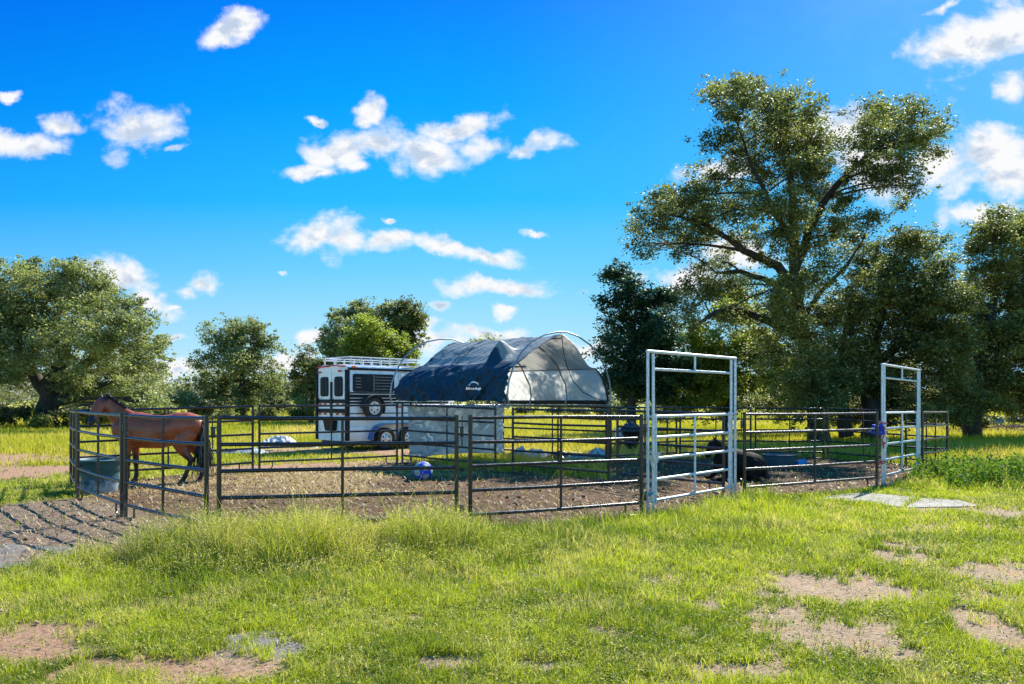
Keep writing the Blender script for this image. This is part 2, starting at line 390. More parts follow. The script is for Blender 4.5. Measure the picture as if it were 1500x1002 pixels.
def build_ground():
    def axis(lo, hi, fine, far_lo, far_hi, g=1.13):
        a = list(np.arange(lo, hi, fine)); st = fine; v = a[-1]
        while v < far_hi: st *= g; v += st; a.append(v)
        st = fine; v = lo; b = []
        while v > far_lo: st *= g; v -= st; b.append(v)
        return np.array(b[::-1]+a)
    xs = axis(-12, 14, 0.065, -1500, 1500); ys = axis(3.6, 23, 0.065, -200, 2200)
    X, Y = np.meshgrid(xs, ys); x = X.ravel(); y = Y.ravel()
    soil, muck, hay, grey, la = masks(x, y)
    z = ground_z(x, y)
    near = (y < 26)
    z = z + near*muck*(fbm(x*4, y*4, seed=31)-0.5)*0.045*(1-.5*la) + near*muck*(fbm(x*13, y*13, seed=33, o=2)-0.5)*.03*(1-.4*la)
    z = z - near*soil*0.012 + near*(fbm(x*9, y*9, seed=35, o=2)-0.5)*.016
    nx, ny = len(xs), len(ys)
    i = np.arange(ny-1)[:, None]*nx+np.arange(nx-1)[None, :]; i = i.ravel()
    q = np.stack([i, i+1, i+nx+1, i+nx], 1)
    m, t, out = new_mat('meadow_soil'); p = t.add('ShaderNodeBsdfPrincipled'); p.inputs['Roughness'].default_value = 0.95; p.inputs['Specular IOR Level'].default_value = 0.15
    tc = t.add('ShaderNodeTexCoord'); vec = tc.outputs['Object']
    A = lambda k: t.add('ShaderNodeAttribute', attribute_name=k).outputs['Fac']
    nA = t.noise(vec, 3.0, 8, .65); nB = t.noise(vec, 22, 6, .7); nC = t.noise(vec, 90, 4, .7); nD = t.noise(vec, .22, 6, .6)
    under = t.mix(t.maprange(nB, .35, .65), (.17,.17,.045), (.33,.27,.12))
    sep = t.add('ShaderNodeSeparateXYZ'); t.link(vec, sep.inputs[0])
    farf = t.maprange(sep.outputs[1], 16, 30)
    fcol = t.mix(t.maprange(nD, .4, .62), (.30,.30,.035), (.46,.35,.09)); fcol = t.mix(t.maprange(nA, .42, .6), fcol, (.20,.26,.03))
    base = t.mix(farf, under, fcol)
    sand = t.mix(t.maprange(nB, .36, .62), (.42,.315,.215), (.27,.18,.11)); sand = t.mix(t.maprange(nC, .55, .7), sand, (.17,.12,.08))
    sand = t.mix(t.maprange(nA, .52, .68), sand, (.40,.24,.13))
    sx_ = t.add('ShaderNodeSeparateXYZ'); t.link(vec, sx_.inputs[0]); sand = t.mix(t.math('MULTIPLY', t.maprange(sx_.outputs[0], -.6, -2.6), .65), sand, t.mix(t.maprange(nB, .4, .6), (.36,.195,.12), (.22,.115,.07)))
    base = t.mix(A('soil'), base, sand)
    gr = t.mix(t.maprange(nB, .4, .6), (.19,.175,.16), (.12,.11,.10)); gr = t.mix(t.maprange(nC, .5, .62), gr, (.30,.28,.26))
    base = t.mix(A('grey'), base, gr)
    mu = t.mix(t.maprange(nB, .40, .60), (.082,.045,.026), (.026,.014,.008)); mu = t.mix(t.maprange(nC, .50, .60), mu, (.20,.13,.075)); mu = t.mix(t.maprange(nA, .5, .64), mu, (.15,.078,.038))
    mu2 = t.mix(t.maprange(nB, .40, .60), (.20,.14,.098), (.09,.062,.043)); mu2 = t.mix(t.maprange(nC, .5, .62), mu2, (.30,.235,.18))
    mu = t.mix(A('leftarea'), mu, mu2)
    base = t.mix(A('muck'), base, mu)
    hy = t.mix(t.maprange(nC, .42, .6), (.42,.30,.12), (.20,.13,.055))
    base = t.mix(t.math('MULTIPLY', A('hay'), t.maprange(nB, .42, .52)), base, hy)
    t.link(base, p.inputs['Base Color'])
    b = t.add('ShaderNodeBump'); b.inputs['Strength'].default_value = .9; b.inputs['Distance'].default_value = 0.03
    t.link(t.math('ADD', nB, t.math('MULTIPLY', nC, .5)), b.inputs['Height']); t.link(b.outputs[0], p.inputs['Normal'])
    t.link(p.outputs[0], out.inputs[0])
    o = np_mesh('ground', np.stack([x, y, z], 1), quads=q, mat=m, attrs={'soil': soil*(y < 40), 'muck': muck, 'hay': hay, 'grey': grey, 'leftarea': la}, smooth=True)
    tag(o, kind='structure')
build_ground()

# ------------------------------------------------------------------ grass and ground litter
def blades(name, x, y, h, w, tint, dry, mat, label, lean=0.35, z=None, leandir=None):
    n = len(x); z = ground_z(x, y) if z is None else z
    th = RNG.uniform(0, 2*np.pi, n); la = RNG.uniform(0, 2*np.pi, n) if leandir is None else leandir
    L = h*lean*RNG.uniform(.2, 1.3, n)
    px, py = np.cos(th)*w/2, np.sin(th)*w/2; lx, ly = np.cos(la)*L, np.sin(la)*L
    V = np.empty((n, 5, 3), np.float32)
    V[:, 0] = np.stack([x-px, y-py, z-.01], 1); V[:, 1] = np.stack([x+px, y+py, z-.01], 1)
    V[:, 2] = np.stack([x+lx*.35+px*.8, y+ly*.35+py*.8, z+h*.55], 1); V[:, 3] = np.stack([x+lx*.35-px*.8, y+ly*.35-py*.8, z+h*.55], 1)
    V[:, 4] = np.stack([x+lx, y+ly, z+h*np.sqrt(np.clip(1-(L/h)**2*.5, .2, 1))], 1)
    k = np.arange(n)[:, None]*5
    o = np_mesh(name, V.reshape(-1, 3), quads=k+np.array([0,1,2,3]), tris=k+np.array([3,2,4]), mat=mat,
                attrs={'tint': np.repeat(tint, 5), 'dry': np.repeat(dry, 5)})
    return tag(o, label, None, None, 'stuff')
M['grass'] = leaf_mat('grass_blades', (.095,.155,.010), (.42,.44,.035), (.58,.48,.22), .45, .55, .25)
M['field'] = leaf_mat('field_grass', (.30,.32,.020), (.48,.43,.045), (.60,.46,.17), .42, .55, .3, (1.1,1.15,.5))
def tall_h(x, y):
    """height of the lawn: short in the open, knee high on the mound by the fence, ankle high along the pens"""
    n = fbm(x*1.1, y*1.1, seed=41)
    m = np.exp(-(((x+2.6)/1.75)**2+((y-8.75)/.78)**2)*1.0)*1.15 + np.exp(-(((x+1.0)/1.0)**2+((y-9.1)/.75)**2))*.55 + np.exp(-(((x+4.0)/.7)**2+((y-8.6)/.55)**2))*.35
    m = np.clip(m, 0, 1)
    rgt = sstep(3.0, .2, np.abs(sdist(PEN1, x, y)))*(x > -1)*(x < 4.5)*.16
    far = np.exp(-(((x-10.6)/2.0)**2+((y-17.2)/1.6)**2))*.35 + np.exp(-(((x-12)/2.5)**2+((y-20)/2)**2))*.4
    h = .03+.06*n+.22*m*(.40+1.0*sstep(.25,.75,fbm(x*2.6, y*2.6, seed=43, o=3)))+rgt*(.3+.8*n)+np.clip(far, 0, .5)*n*.8
    return h, m
def near_grass():
    N = 900000
    d = np.exp(RNG.uniform(np.log(4.5), np.log(24), N)); x = RNG.uniform(-.70, .70, N)*(d)+RNG.uniform(-.8, .8, N)
    soil, muck, hay, grey, la = masks(x, d)
    n = fbm(x*2.3, d*2.3, seed=51); n2 = fbm(x*9, d*9, seed=52, o=2)
    keep = (1-np.clip(soil*.995, 0, 1))*(1-muck*.985)*(1-grey)
    keep = keep*(sstep(.34, .56, n*.5+n2*.5+.05)*.85+.15)
    slab = (sdist(SLAB_A, x, d) < -.10*n2)|(sdist(SLAB_B, x, d) < -.10*n2)
    mats = sdist(MATS, x, d) < .0
    pen = sdist(PEN1, x, d)
    inp = (pen < 0)|(sdist(PEN2, x, d) < 0); keep = keep*np.where(inp, .5, 1)
    k = (RNG.uniform(0, 1, N) < keep) & ~slab & ~(mats & (RNG.uniform(0,1,N) > .04))
    x, d, n, n2 = x[k], d[k], n[k], n2[k]
    h, m = tall_h(x, d); cnt = len(x)
    inpen = (sdist(PEN1, x, d) < 0)|(sdist(PEN2, x, d) < 0)
    h = np.where(inpen, np.minimum(h, .06), h)*RNG.gamma(6, 1/6, cnt)*(.65+.7*n2)
    w = np.maximum(.0042, .00075*d)*RNG.uniform(.6, 1.35, cnt)*(1-.1*m)
    tint = np.clip(fbm(x*1.3, d*1.3, seed=55)*2.0-.5+(n2-.5)*1.0+RNG.normal(0, .28, cnt), 0, 1)
    dry = (RNG.uniform(0, 1, cnt) < (.08+.55*sstep(.45,.75,fbm(x*1.9+9, d*1.9, seed=56))+.1*m))*RNG.uniform(.5, 1, cnt)
    dry = np.where(inpen & (RNG.uniform(0, 1, cnt) < .5), .85, dry)
    blades('lawn_grass', x, d, h, w, tint, dry, M['grass'], 'bright green grass covering the foreground, knee high by the fence', .85)
    # seed-headed stalks in the tall patch and along fence feet
    N2 = 9000
    x = np.concatenate([RNG.normal(-2.5, 1.5, N2), RNG.uniform(-6, 9, 2500)]); d = np.concatenate([RNG.normal(8.8, .75, N2), RNG.uniform(6.5, 15, 2500)])
    h, m = tall_h(x, d); s, mu, _, g, _ = masks(x, d); kk = (m > .2)|(RNG.uniform(0,1,len(x)) < .25); kk &= (mu < .35)&(s < .3)&(g < .3)
    x, d, h = x[kk], d[kk], h[kk]; c = len(x)
    blades('grass_stalks', x, d, np.clip(h*RNG.uniform(1.1, 1.8, c), .12, .55), np.full(c, .0042), RNG.uniform(.3, 1, c), RNG.uniform(.25, 1, c), M['grass'], 'pale seeding grass stalks standing above the tall green clump', .4)
    # seed heads and side leaves speckling the tall clump
    N3 = 20000; x = RNG.normal(-2.4, 1.6, N3); d = RNG.normal(8.8, .8, N3); h, m = tall_h(x, d); s, mu, _, g, _ = masks(x, d); kk = (m > .15)&(mu < .4)&(s < .4); x, d, h = x[kk], d[kk], h[kk]; c = len(x)
    C = np.stack([x, d, ground_z(x, d)+h*RNG.uniform(.35, 1.45, c)], 1); V, mm = leaves_np(C, 2, .012, .020, RNG, .2); top = C[:, 2] > ground_z(x, d)+h*.95
    o = np_mesh('seed_heads', V, quads=np.arange(mm)[:, None]*4+np.arange(4), mat=M['grass'], attrs={'tint': np.repeat(RNG.uniform(0, 1, c), 8), 'dry': np.repeat(np.where(top, RNG.uniform(.3, 1, c), (RNG.uniform(0,1,c) < .2)*.8), 8)})
    tag(o, 'pale seed heads and side leaves speckling the tall green clump', None, None, 'stuff')
def ground_cover():
    N = 150000
    d = np.exp(RNG.uniform(np.log(4.5), np.log(15), N)); x = RNG.uniform(-.70, .70, N)*d+RNG.uniform(-.8, .8, N)
    soil, muck, hay, grey, la = masks(x, d); n = fbm(x*1.6+3, d*1.6, seed=58); n2 = fbm(x*8, d*8, seed=59, o=2)
    k = (RNG.uniform(0, 1, N) < (1-.93*soil)*(1-muck)*(1-.8*grey)*np.clip(sstep(.35, .6, n)+sstep(.45,.6,n2)*.6, .12, 1)) & ~(sdist(MATS, x, d) < 0)
    x, d, n = x[k], d[k], n[k]; h, m = tall_h(x, d); c = len(x)
    C = np.stack([x, d, ground_z(x, d)+np.minimum(h, .12)*RNG.uniform(.15, .8, c)+.004], 1)
    V, mm = leaves_np(C, 2, .012, .021, RNG, 1.2)
    tint = np.repeat(np.clip(RNG.normal(.35, .3, c), 0, 1), 8); dry = np.repeat((RNG.uniform(0, 1, c) < .22)*RNG.uniform(.4, 1, c), 8)
    o = np_mesh('clover', V, quads=np.arange(mm)[:, None]*4+np.arange(4), mat=M['grass'], attrs={'tint': tint, 'dry': dry})
    tag(o, 'low clover and small weeds creeping among the foreground grass', None, None, 'stuff')
def leaves_np(C, n_per, sig, L, rng, up=.35):
    n = len(C)*n_per
    sg = np.repeat(sig, n_per)[:, None] if isinstance(sig, np.ndarray) else sig
    c = np.repeat(C, n_per, 0)+rng.normal(0, 1, (n, 3))*sg*np.array([1, 1, .62])
    nr = rng.normal(0, 1, (n, 3)); nr[:, 2] = np.abs(nr[:, 2])+up; nr /= np.linalg.norm(nr, axis=1)[:, None]
    a = np.cross(nr, rng.normal(0, 1, (n, 3))); a /= np.linalg.norm(a, axis=1)[:, None]; b = np.cross(nr, a)
    l = (L*rng.uniform(.6, 1.35, n))[:, None]
    V = np.stack([c-a*l*.5, c+b*l*.30-nr*l*.06, c+a*l*.5, c-b*l*.30-nr*l*.06], 1)
    return V.reshape(-1, 3), n
SLAB_A = [G(1190,731), G(1262,722), G(1345,729), G(1322,744)]
SLAB_B = [G(1325,744), G(1348,729.5), G(1408,733), G(1438,742)]
near_grass(); ground_cover()
def field_grass():
    N = 330000
    d = np.exp(RNG.uniform(np.log(19), np.log(110), N)); x = RNG.uniform(-.72, .72, N)*d
    soil, muck, hay, grey, la = masks(x, d)
    n = fbm(x*.5, d*.5, seed=61)
    inside = (sdist(PEN1, x, d) < .1)|(sdist(PEN2, x, d) < .1)
    k = ~inside & (RNG.uniform(0, 1, N) < (1-soil)*(1-muck)) & ~((d < 27)&(x < -1.5)&(x > -9)&(RNG.uniform(0,1,N) > .45))
    x, d, n = x[k], d[k], n[k]; c = len(x)
    lowz = (d < 28)&(x < 3)&(x > -12)
    h = (.12+.30*n)*RNG.uniform(.5, 1.5, c)*np.where(lowz, .4, 1)
    w = .0009*d*RNG.uniform(.7, 1.5, c)
    tint = np.clip(fbm(x*.12, d*.12, seed=62)*1.8-.4+RNG.normal(0, .2, c), 0, 1); dry = np.clip(fbm(x*.2+5, d*.07, seed=63)*2.4-.95+RNG.normal(0, .25, c), 0, 1)
    blades('meadow_grass', x, d, h, w, tint, dry, M['field'], 'sunlit yellow green meadow grass behind the pens', .5)
field_grass()
def litter():
    # straw lying on the pen floor
    N = 60000
    d = np.exp(RNG.uniform(np.log(8.5), np.log(22), N)); x = RNG.uniform(-.66, .66, N)*d
    soil, muck, hay, grey, la = masks(x, d)
    k = RNG.uniform(0, 1, N) < np.clip(muck*.30+hay*1.6, 0, 1); x, d = x[k], d[k]; n = len(x)
    z = ground_z(x, d)+.012+RNG.uniform(0, .03, n)
    th = RNG.uniform(0, 2*np.pi, n); L = RNG.uniform(.03, .11, n); w = .00042*d+.0006
    dx, dy = np.cos(th)*L/2, np.sin(th)*L/2; px, py = -np.sin(th)*w, np.cos(th)*w; t = RNG.normal(0, .018, n)
    V = np.stack([np.stack([x-dx-px, d-dy-py, z-t], 1), np.stack([x-dx+px, d-dy+py, z-t], 1), np.stack([x+dx+px, d+dy+py, z+t], 1), np.stack([x+dx-px, d+dy-py, z+t], 1)], 1)
    M['straw'] = leaf_mat('straw', (.34,.24,.11), (.48,.37,.19), (.16,.10,.055), .1, .6)
    o = np_mesh('straw_litter', V.reshape(-1, 3), quads=np.arange(n)[:, None]*4+np.arange(4), mat=M['straw'], attrs={'tint': np.repeat(RNG.uniform(0,1,n), 4), 'dry': np.repeat((RNG.uniform(0,1,n) < .35)*1.0, 4)})
    tag(o, 'loose straw and hay scattered over the pen floor', None, None, 'stuff')
    # clods of dirt
    N = 16000
    d = np.exp(RNG.uniform(np.log(6), np.log(20), N)); x = RNG.uniform(-.66, .66, N)*d
    soil, muck, hay, grey, la = masks(x, d)
    k = RNG.uniform(0, 1, N) < np.clip(muck*.8+soil*.22+grey*.6, 0, 1)*(sstep(.4, .7, fbm(x*2, d*2, seed=71))*.9+.1); x, d, g, la = x[k], d[k], (soil+grey)[k], la[k]; n = len(x)
    r = RNG.gamma(1.6, .009, n)+.004; r = np.where(g > .4, r*.5, r); r = np.where(la > .3, r*.6, r); r = np.minimum(r, .055)
    base = np.array([(1,0,0),(0,1,0),(-1,0,0),(0,-1,0),(0,0,1),(0,0,-1)], float)
    V = base[None]*r[:, None, None]*RNG.uniform(.55, 1.3, (n, 6, 1)); V[:, :, 2] *= .75
    c, s = np.cos(th0 := RNG.uniform(0, 6.3, n)), np.sin(th0)
    vx = V[:, :, 0]*c[:, None]-V[:, :, 1]*s[:, None]; vy = V[:, :, 0]*s[:, None]+V[:, :, 1]*c[:, None]
    V = np.stack([vx+x[:, None], vy+d[:, None], V[:, :, 2]+(ground_z(x, d)+r*.3)[:, None]], 2)
    T = np.array([(0,1,4),(1,2,4),(2,3,4),(3,0,4),(1,0,5),(2,1,5),(3,2,5),(0,3,5)])
    m = leaf_mat('dirt_clod', (.16,.10,.065), (.09,.058,.04), (.36,.27,.19), 0.0, .95, .1)
    o = np_mesh('dirt_clods', V.reshape(-1, 3), tris=(np.arange(n)[:, None, None]*6+T).reshape(-1, 3), mat=m, attrs={'tint': np.repeat(RNG.uniform(0,1,n), 6), 'dry': np.repeat(np.where(g > .3, .9, (RNG.uniform(0,1,n) < .25)*.7), 6)})
    tag(o, 'brown clods and small stones on the bare ground', None, None, 'stuff')
litter()

# slabs and mats lying on the ground
def slab(name, poly, h, mat, label, cat, group=None, z0=None):
    b = MB(); cx = sum(p[0] for p in poly)/len(poly); cy = sum(p[1] for p in poly)/len(poly)
    z0 = gz(cx, cy) if z0 is None else z0
    bm = bmesh.new(); vs = [bm.verts.new((p[0]-cx, p[1]-cy, 0)) for p in poly]; f = bm.faces.new(vs)
    r = bmesh.ops.extrude_face_region(bm, geom=[f]); 
    for v in [e for e in r['geom'] if isinstance(e, bmesh.types.BMVert)]: v.co.z = h
    bmesh.ops.bevel(bm, geom=bm.edges[:], offset=.012, segments=2, affect='EDGES'); bmesh.ops.recalc_face_normals(bm, faces=bm.faces[:])
    bm.verts.ensure_lookup_table(); b.addraw([v.co for v in bm.verts], [[v.index for v in f.verts] for f in bm.faces]); bm.free()
    o = b.build(name, mat, loc=(cx, cy, z0), smooth=False); return tag(o, label, cat, group)
M['concrete'] = simple('pale_concrete', (.27,.25,.215), (.18,.165,.14), 6, .9, bump=.4, bscale=50, c3=(.26,.22,.17), s3=3.5, lo3=.52, hi3=.7)
M['mat'] = simple('worn_grey_mat', (.135,.13,.125), (.085,.082,.078), 9, .85, bump=.6, bscale=60, c3=(.17,.13,.10), s3=3, lo3=.45, hi3=.62)
slab('concrete_slab', SLAB_A,   .025, M['concrete'], 'pale concrete slab lying closest to the second tall gate', 'concrete slab', 'concrete slabs in the grass', z0=-.01)
slab('concrete_slab', SLAB_B, .022, M['concrete'], 'pale concrete slab on the right, farther from the gates', 'concrete slab', 'concrete slabs in the grass', z0=-.015)
slab('stall_mat', [(-7.15,8.35),(-4.95,8.2),(-4.3,9.15),(-5.9,9.55),(-6.9,9.75)], .03, M['mat'], 'grey stall mat on the dirt, nearest the tall grass clump', 'stall mat', 'worn mats beside the pen', z0=.0)
slab('stall_mat', [(-9.6,8.45),(-7.2,8.38),(-6.95,9.78),(-9.3,10.1)], .03, M['mat'], 'grey stall mat at the left edge of the photo, half grown over', 'stall mat', 'worn mats beside the pen', z0=.004)

# ------------------------------------------------------------------ fence panels
RAILS = [1.50, 1.175, .85, .525, .20]
def panel(a, b, label, group='black pipe corral panels', mids=1, legs=True, pins=(False, False), za=None, zb=None, rails=RAILS):
    ax, ay = a; bx, by = b; za = gz(ax, ay) if za is None else za; zb = gz(bx, by) if zb is None else zb
    A = Vector((ax, ay, za)); B = Vector((bx, by, zb)); D = B-A; L = math.hypot(D.x, D.y); ang = math.atan2(D.y, D.x); sl = D.z/L
    t = thing('corral_panel', label, 'fence panel', A, ang, group)
    Z = lambda s, z: Vector((s, 0, z+sl*s))
    for i, z in enumerate(rails):
        zj = random.uniform(-.012, .006); MB().tube([Z(.03, z), Z(L*.27, z+zj*.7)+Vector((0,zj*.6,0)), Z(L*.5, z+zj)+Vector((0,zj,0)), Z(L*.75, z+zj*.6), Z(L-.03, z)], .0245, 10).build('rail', M['rail'], t)
    for s in (.03, L-.03):
        m = MB().tube([Z(s, .01), Z(s, 1.54)], .0285, 10); m.build('end_post', M['rail'], t)
    for k in range(mids):
        s = L*(k+1)/(mids+1)
        MB().tube([Z(s, rails[-1]), Z(s, rails[0])], .019, 8).build('upright', M['rail'], t)
    if legs:
        for s0, sg in ((.03, 1), (L-.03, -1)):
            pts = [Z(s0+sg*.30, .2), Z(s0+sg*.30, .07), Z(s0+sg*.27, .03), Z(s0+sg*.22, .015), Z(s0+sg*.02, .015)]
            MB().tube(pts, .016, 8).build('foot', M['rail'], t)
    for flag, s0, sg in ((pins[0], .03, -1), (pins[1], L-.03, 1)):
        if flag:
            for z in (1.38, .35):
                m = MB(); m.tube([Z(s0+sg*.02, z), Z(s0+sg*.10, z)], .009, 6); m.box(Z(s0+sg*.07, z-.06), (.05, .02, .13), bev=.004)
                if z > 1: m.tube([Z(s0+sg*.075, 1.53), Z(s0+sg*.075, 1.12)], .008, 6)
                m.build('latch_pin', M['rail'], t)
    return t
Q = lambda px, span: ((px-750)*(1517/span)/FPX, 1517/span)
# front of the round pen, left to right
panel(Q(103.5,93.3), Q(112.5,108), 'short black corral panel seen nearly end-on at the far left corner', mids=1)
panel(Q(113.5,110), Q(179,130), 'black corral panel in front of the blue tub', pins=(0,1))
panel(Q(183,130.5), Q(304,154), 'black corral panel in front of the bay horse', pins=(0,0))
panel(Q(317,157), Q(672,145), 'black corral panel in front of the blue ball, foot hidden in tall grass', pins=(1,1))
panel(Q(686,142), Q(942,125.6), 'black corral panel between the tall grass clump and the first tall gate', pins=(0,1))
# right pen front
panel(Q(1089,107.3), Q(1286,94), 'black corral panel between the two tall galvanised gates', pins=(1,0))
panel(Q(1351,80), Q(1388,72.7), 'short black corral panel right of the second tall gate', mids=1)
panel(Q(1390,72), (10.8,21.9), 'black corral panel seen nearly end-on at the far right corner', mids=1)
# back of the round pen
panel(Q(106,92), Q(372,82.4), 'black back panel behind the bay horse')
panel(Q(378,81.5), Q(583,74), 'black back panel in front of the white horse trailer')
# divider between the pens
panel(Q(588,73.5), Q(727,79.8), 'black inner panel under the navy side of the shelter, in front of the white tarp')
panel(Q(750,80.5), Q(893,90.5), 'black inner panel below the open end of the shelter')
panel(Q(903,91), Q(1062,103), 'black inner panel running behind the first tall gate')
# shelter pen and far side
panel((-2.70,21.05), (-.40,23.25), 'black panel behind the hanging white tarp', legs=False)
panel((-.28,23.3), (2.55,21.35), 'black far panel under the open end of the shelter, beside the meadow')
panel((2.62,21.3), (4.75,22.9), 'black far panel behind the black bin')
panel((4.82,22.95), (7.1,23.6), 'black far panel just left of the big oak trunk')
panel((7.2,23.65), (9.3,23.7), 'black far panel behind the row of shade below the oak')
panel((9.35,23.65), (10.78,21.98), 'black far panel seen through the second tall gate')

# ------------------------------------------------------------------ tall bow gates
def bow_gate(a, b, label, post=.0, with_tie=None):
    ax, ay = a; bx, by = b; A = Vector((ax, ay, gz(ax, ay))); B = Vector((bx, by, gz(bx, by))); D = B-A; L = math.hypot(D.x, D.y); sl = D.z/L
    t = thing('bow_gate', label, 'gate', A, math.atan2(D.y, D.x), 'tall galvanised bow gates')
    Z = lambda s, z: Vector((s, 0, z+sl*s)); g = M['galv']; off = .155
    H = 2.50
    for s in (0, L):
        MB().tube([Z(s, .0), Z(s, H)], .0235, 12).build('frame_post', g, t)
    for s in (off, L-off):
        MB().tube([Z(s, .0), Z(s, H-.03)], .0235, 12).build('inner_post', g, t)
    MB().tube([Z(-.02, H), Z(L+.02, H)], .0255, 12).build('top_bar', g, t)
    MB().tube([Z(off, H-.27), Z(L-off, H-.27)], .022, 12).build('lower_top_bar', g, t)
    MB().tube([Z(L*.5, H), Z(L*.5, H-.27)], .018, 10).build('top_strut', g, t)
    for s0, s1 in ((0, off), (L-off, L)):
        for z in (1.50, .85, .20): MB().tube([Z(s0, z), Z(s1, z)], .02, 8).build('spacer_bar', g, t)
    g0, g1 = off+.06, L-off-.06
    leaf = MB()
    leaf.tube([Z(g0, .14), Z(g0, 1.54)], .0255, 12); leaf.tube([Z(g1, .14), Z(g1, 1.54)], .0255, 12)
    for z in (RAILS[0], RAILS[-1]): leaf.tube([Z(g0, z), Z(g1, z)], .0225, 12)
    lf = leaf.build('gate_leaf', g, t)
    for z in RAILS[1:-1]: MB().tube([Z(g0, z), Z(g1, z)], .0225, 12).build('gate_rail', g, lf)
    MB().tube([Z((g0+g1)/2, RAILS[-1]), Z((g0+g1)/2, RAILS[0])], .019, 10).build('gate_upright', g, lf)
    for z in (1.3, .32):
        hb = MB(); hb.tube([Z(g1, z-.04), Z(g1, z+.04)], .034, 10); hb.tube([Z(g1, z), Z(L-off, z)], .014, 8); hb.tube([Z(L-off, z-.035), Z(L-off, z+.035)], .033, 10)
        hb.build('hinge', g, t)
    lt = MB(); lt.box(Z(g0+.05, .93)+Vector((0, -.03, 0)), (.14, .02, .02), bev=.004); lt.tube([Z(g0+.02, .93)+Vector((0,-.03,0)), Z(g0+.02, .80)+Vector((0,-.03,0))], .012, 8); lt.build('latch', g, t)
    return t
G1a = Q(949,124.5); G1b = Q(1077,106)
bow_gate(G1a, G1b, 'tall silver bow gate at the middle of the front, larger in view')
G2a = Q(1292.5,92.5); G2b = Q(1347,80.5)
bow_gate(G2a, G2b, 'tall silver bow gate on the right, tied with blue and red rope')
# threshold pipe lying under the second gate
def rod(name, pts, r, mat, label, cat, group=None):
    p0 = Vector(pts[0]); o = MB().tube([Vector(p)-p0 for p in pts], r, 10).build(name, mat, loc=p0); return tag(o, label, cat, group)
rod('threshold_pipe', [(G2a[0]+.02, G2a[1]-.12, gz(*G2a)+.03), (G2b[0]+.5, G2b[1]+.12, gz(*G2b)+.05)], .024, M['galv'], 'thin pale pipe on the ground under the right gate', 'pipe')
rod('white_pipe', [(-7.7,11.0,.05), (-6.95,10.65,.06)], .022, simple('white_plastic', (.7,.72,.74)), 'short white plastic pipe lying in the grass at the left edge', 'pipe')

# rope and tie-offs
def rope(name, pts, r, mat, label, seed=0):
    pts = [Vector(p) for p in pts]; rnd = random.Random(seed); b = MB(); o0 = pts[0]
    # subdivide with catmull-rom
    def cr(p0, p1, p2, p3, t): return 0.5*((2*p1)+(p2-p0)*t+(2*p0-5*p1+4*p2-p3)*t*t+(-p0+3*p1-3*p2+p3)*t**3)
    out = []
    for i in range(len(pts)-1):
        p0 = pts[max(i-1, 0)]; p3 = pts[min(i+2, len(pts)-1)]
        for k in range(8): out.append(cr(p0, pts[i], pts[i+1], p3, k/8))
    out.append(pts[-1])
    for ph in (0, math.pi):
        b.tube([p-o0+Vector((math.cos(i*.9+ph), math.sin(i*.9+ph), 0))*r*.7 for i, p in enumerate(out)], r, 6)
    return tag(b.build(name, mat, loc=o0), label, 'rope')
gx, gy = G2a; gx -= .04; gy -= .05; zz = gz(*G2a)
def knot(c, R_, n, seed, sq=1.0):
    rnd = random.Random(seed); return [Vector(c)+Vector((rnd.uniform(-1, 1)*R_, rnd.uniform(-1, 1)*R_*.6, rnd.uniform(-1, 1)*R_*sq)) for _ in range(n)]
M['blue_rope'] = simple('blue_rope', (.01,.06,.55), (.02,.04,.35), 30, .7); M['red_rope'] = simple('faded_red_rope', (.62,.20,.17), (.45,.10,.10), 30, .8)
rope('blue_rope', knot((gx-.08, gy, zz+1.16), .12, 22, 3), .017, M['blue_rope'], 'bundled blue lead rope tied to the post of the right gate', 1)
rope('red_rope', knot((gx+.03, gy-.02, zz+1.22), .09, 8, 5)+[(gx+.06, gy-.03, zz+1.1), (gx, gy-.03, zz+.95)]+knot((gx+.02, gy-.03, zz+.86), .06, 8, 6)+[(gx+.03,gy-.03,zz+.78)], .012, M['red_rope'], 'faded red rope knotted high on the right gate post', 2)
rope('red_rope', knot((gx+.0, gy-.02, zz+.50), .06, 9, 8)+[(gx-.08, gy-.02, zz+.42), (gx-.11, gy-.02, zz+.30), (gx-.14, gy, zz+.2)]+knot((gx-.14, gy, zz+.17), .025, 4, 9), .012, M['red_rope'], 'faded red rope end dangling low on the right gate post', 3)
ax, ay = G1a; rope('pale_twine', [(ax-.02, ay-.04, 1.03), (ax+.05, ay-.05, .95), (ax+.10, ay-.05, .8), (ax+.03, ay-.05, .92), (ax+.08, ay-.04, .7), (ax+.2,ay-.04,.98)], .006, simple('pale_twine', (.55,.52,.45)), 'loop of pale twine tied at the left post of the first tall gate', 4)
rope('turquoise_twine', knot((ax+.05, ay-.04, .33), .04, 10, 12, 1.2), .006, simple('turquoise_twine', (.03,.35,.38)), 'knot of turquoise twine low on the first tall gate', 5)

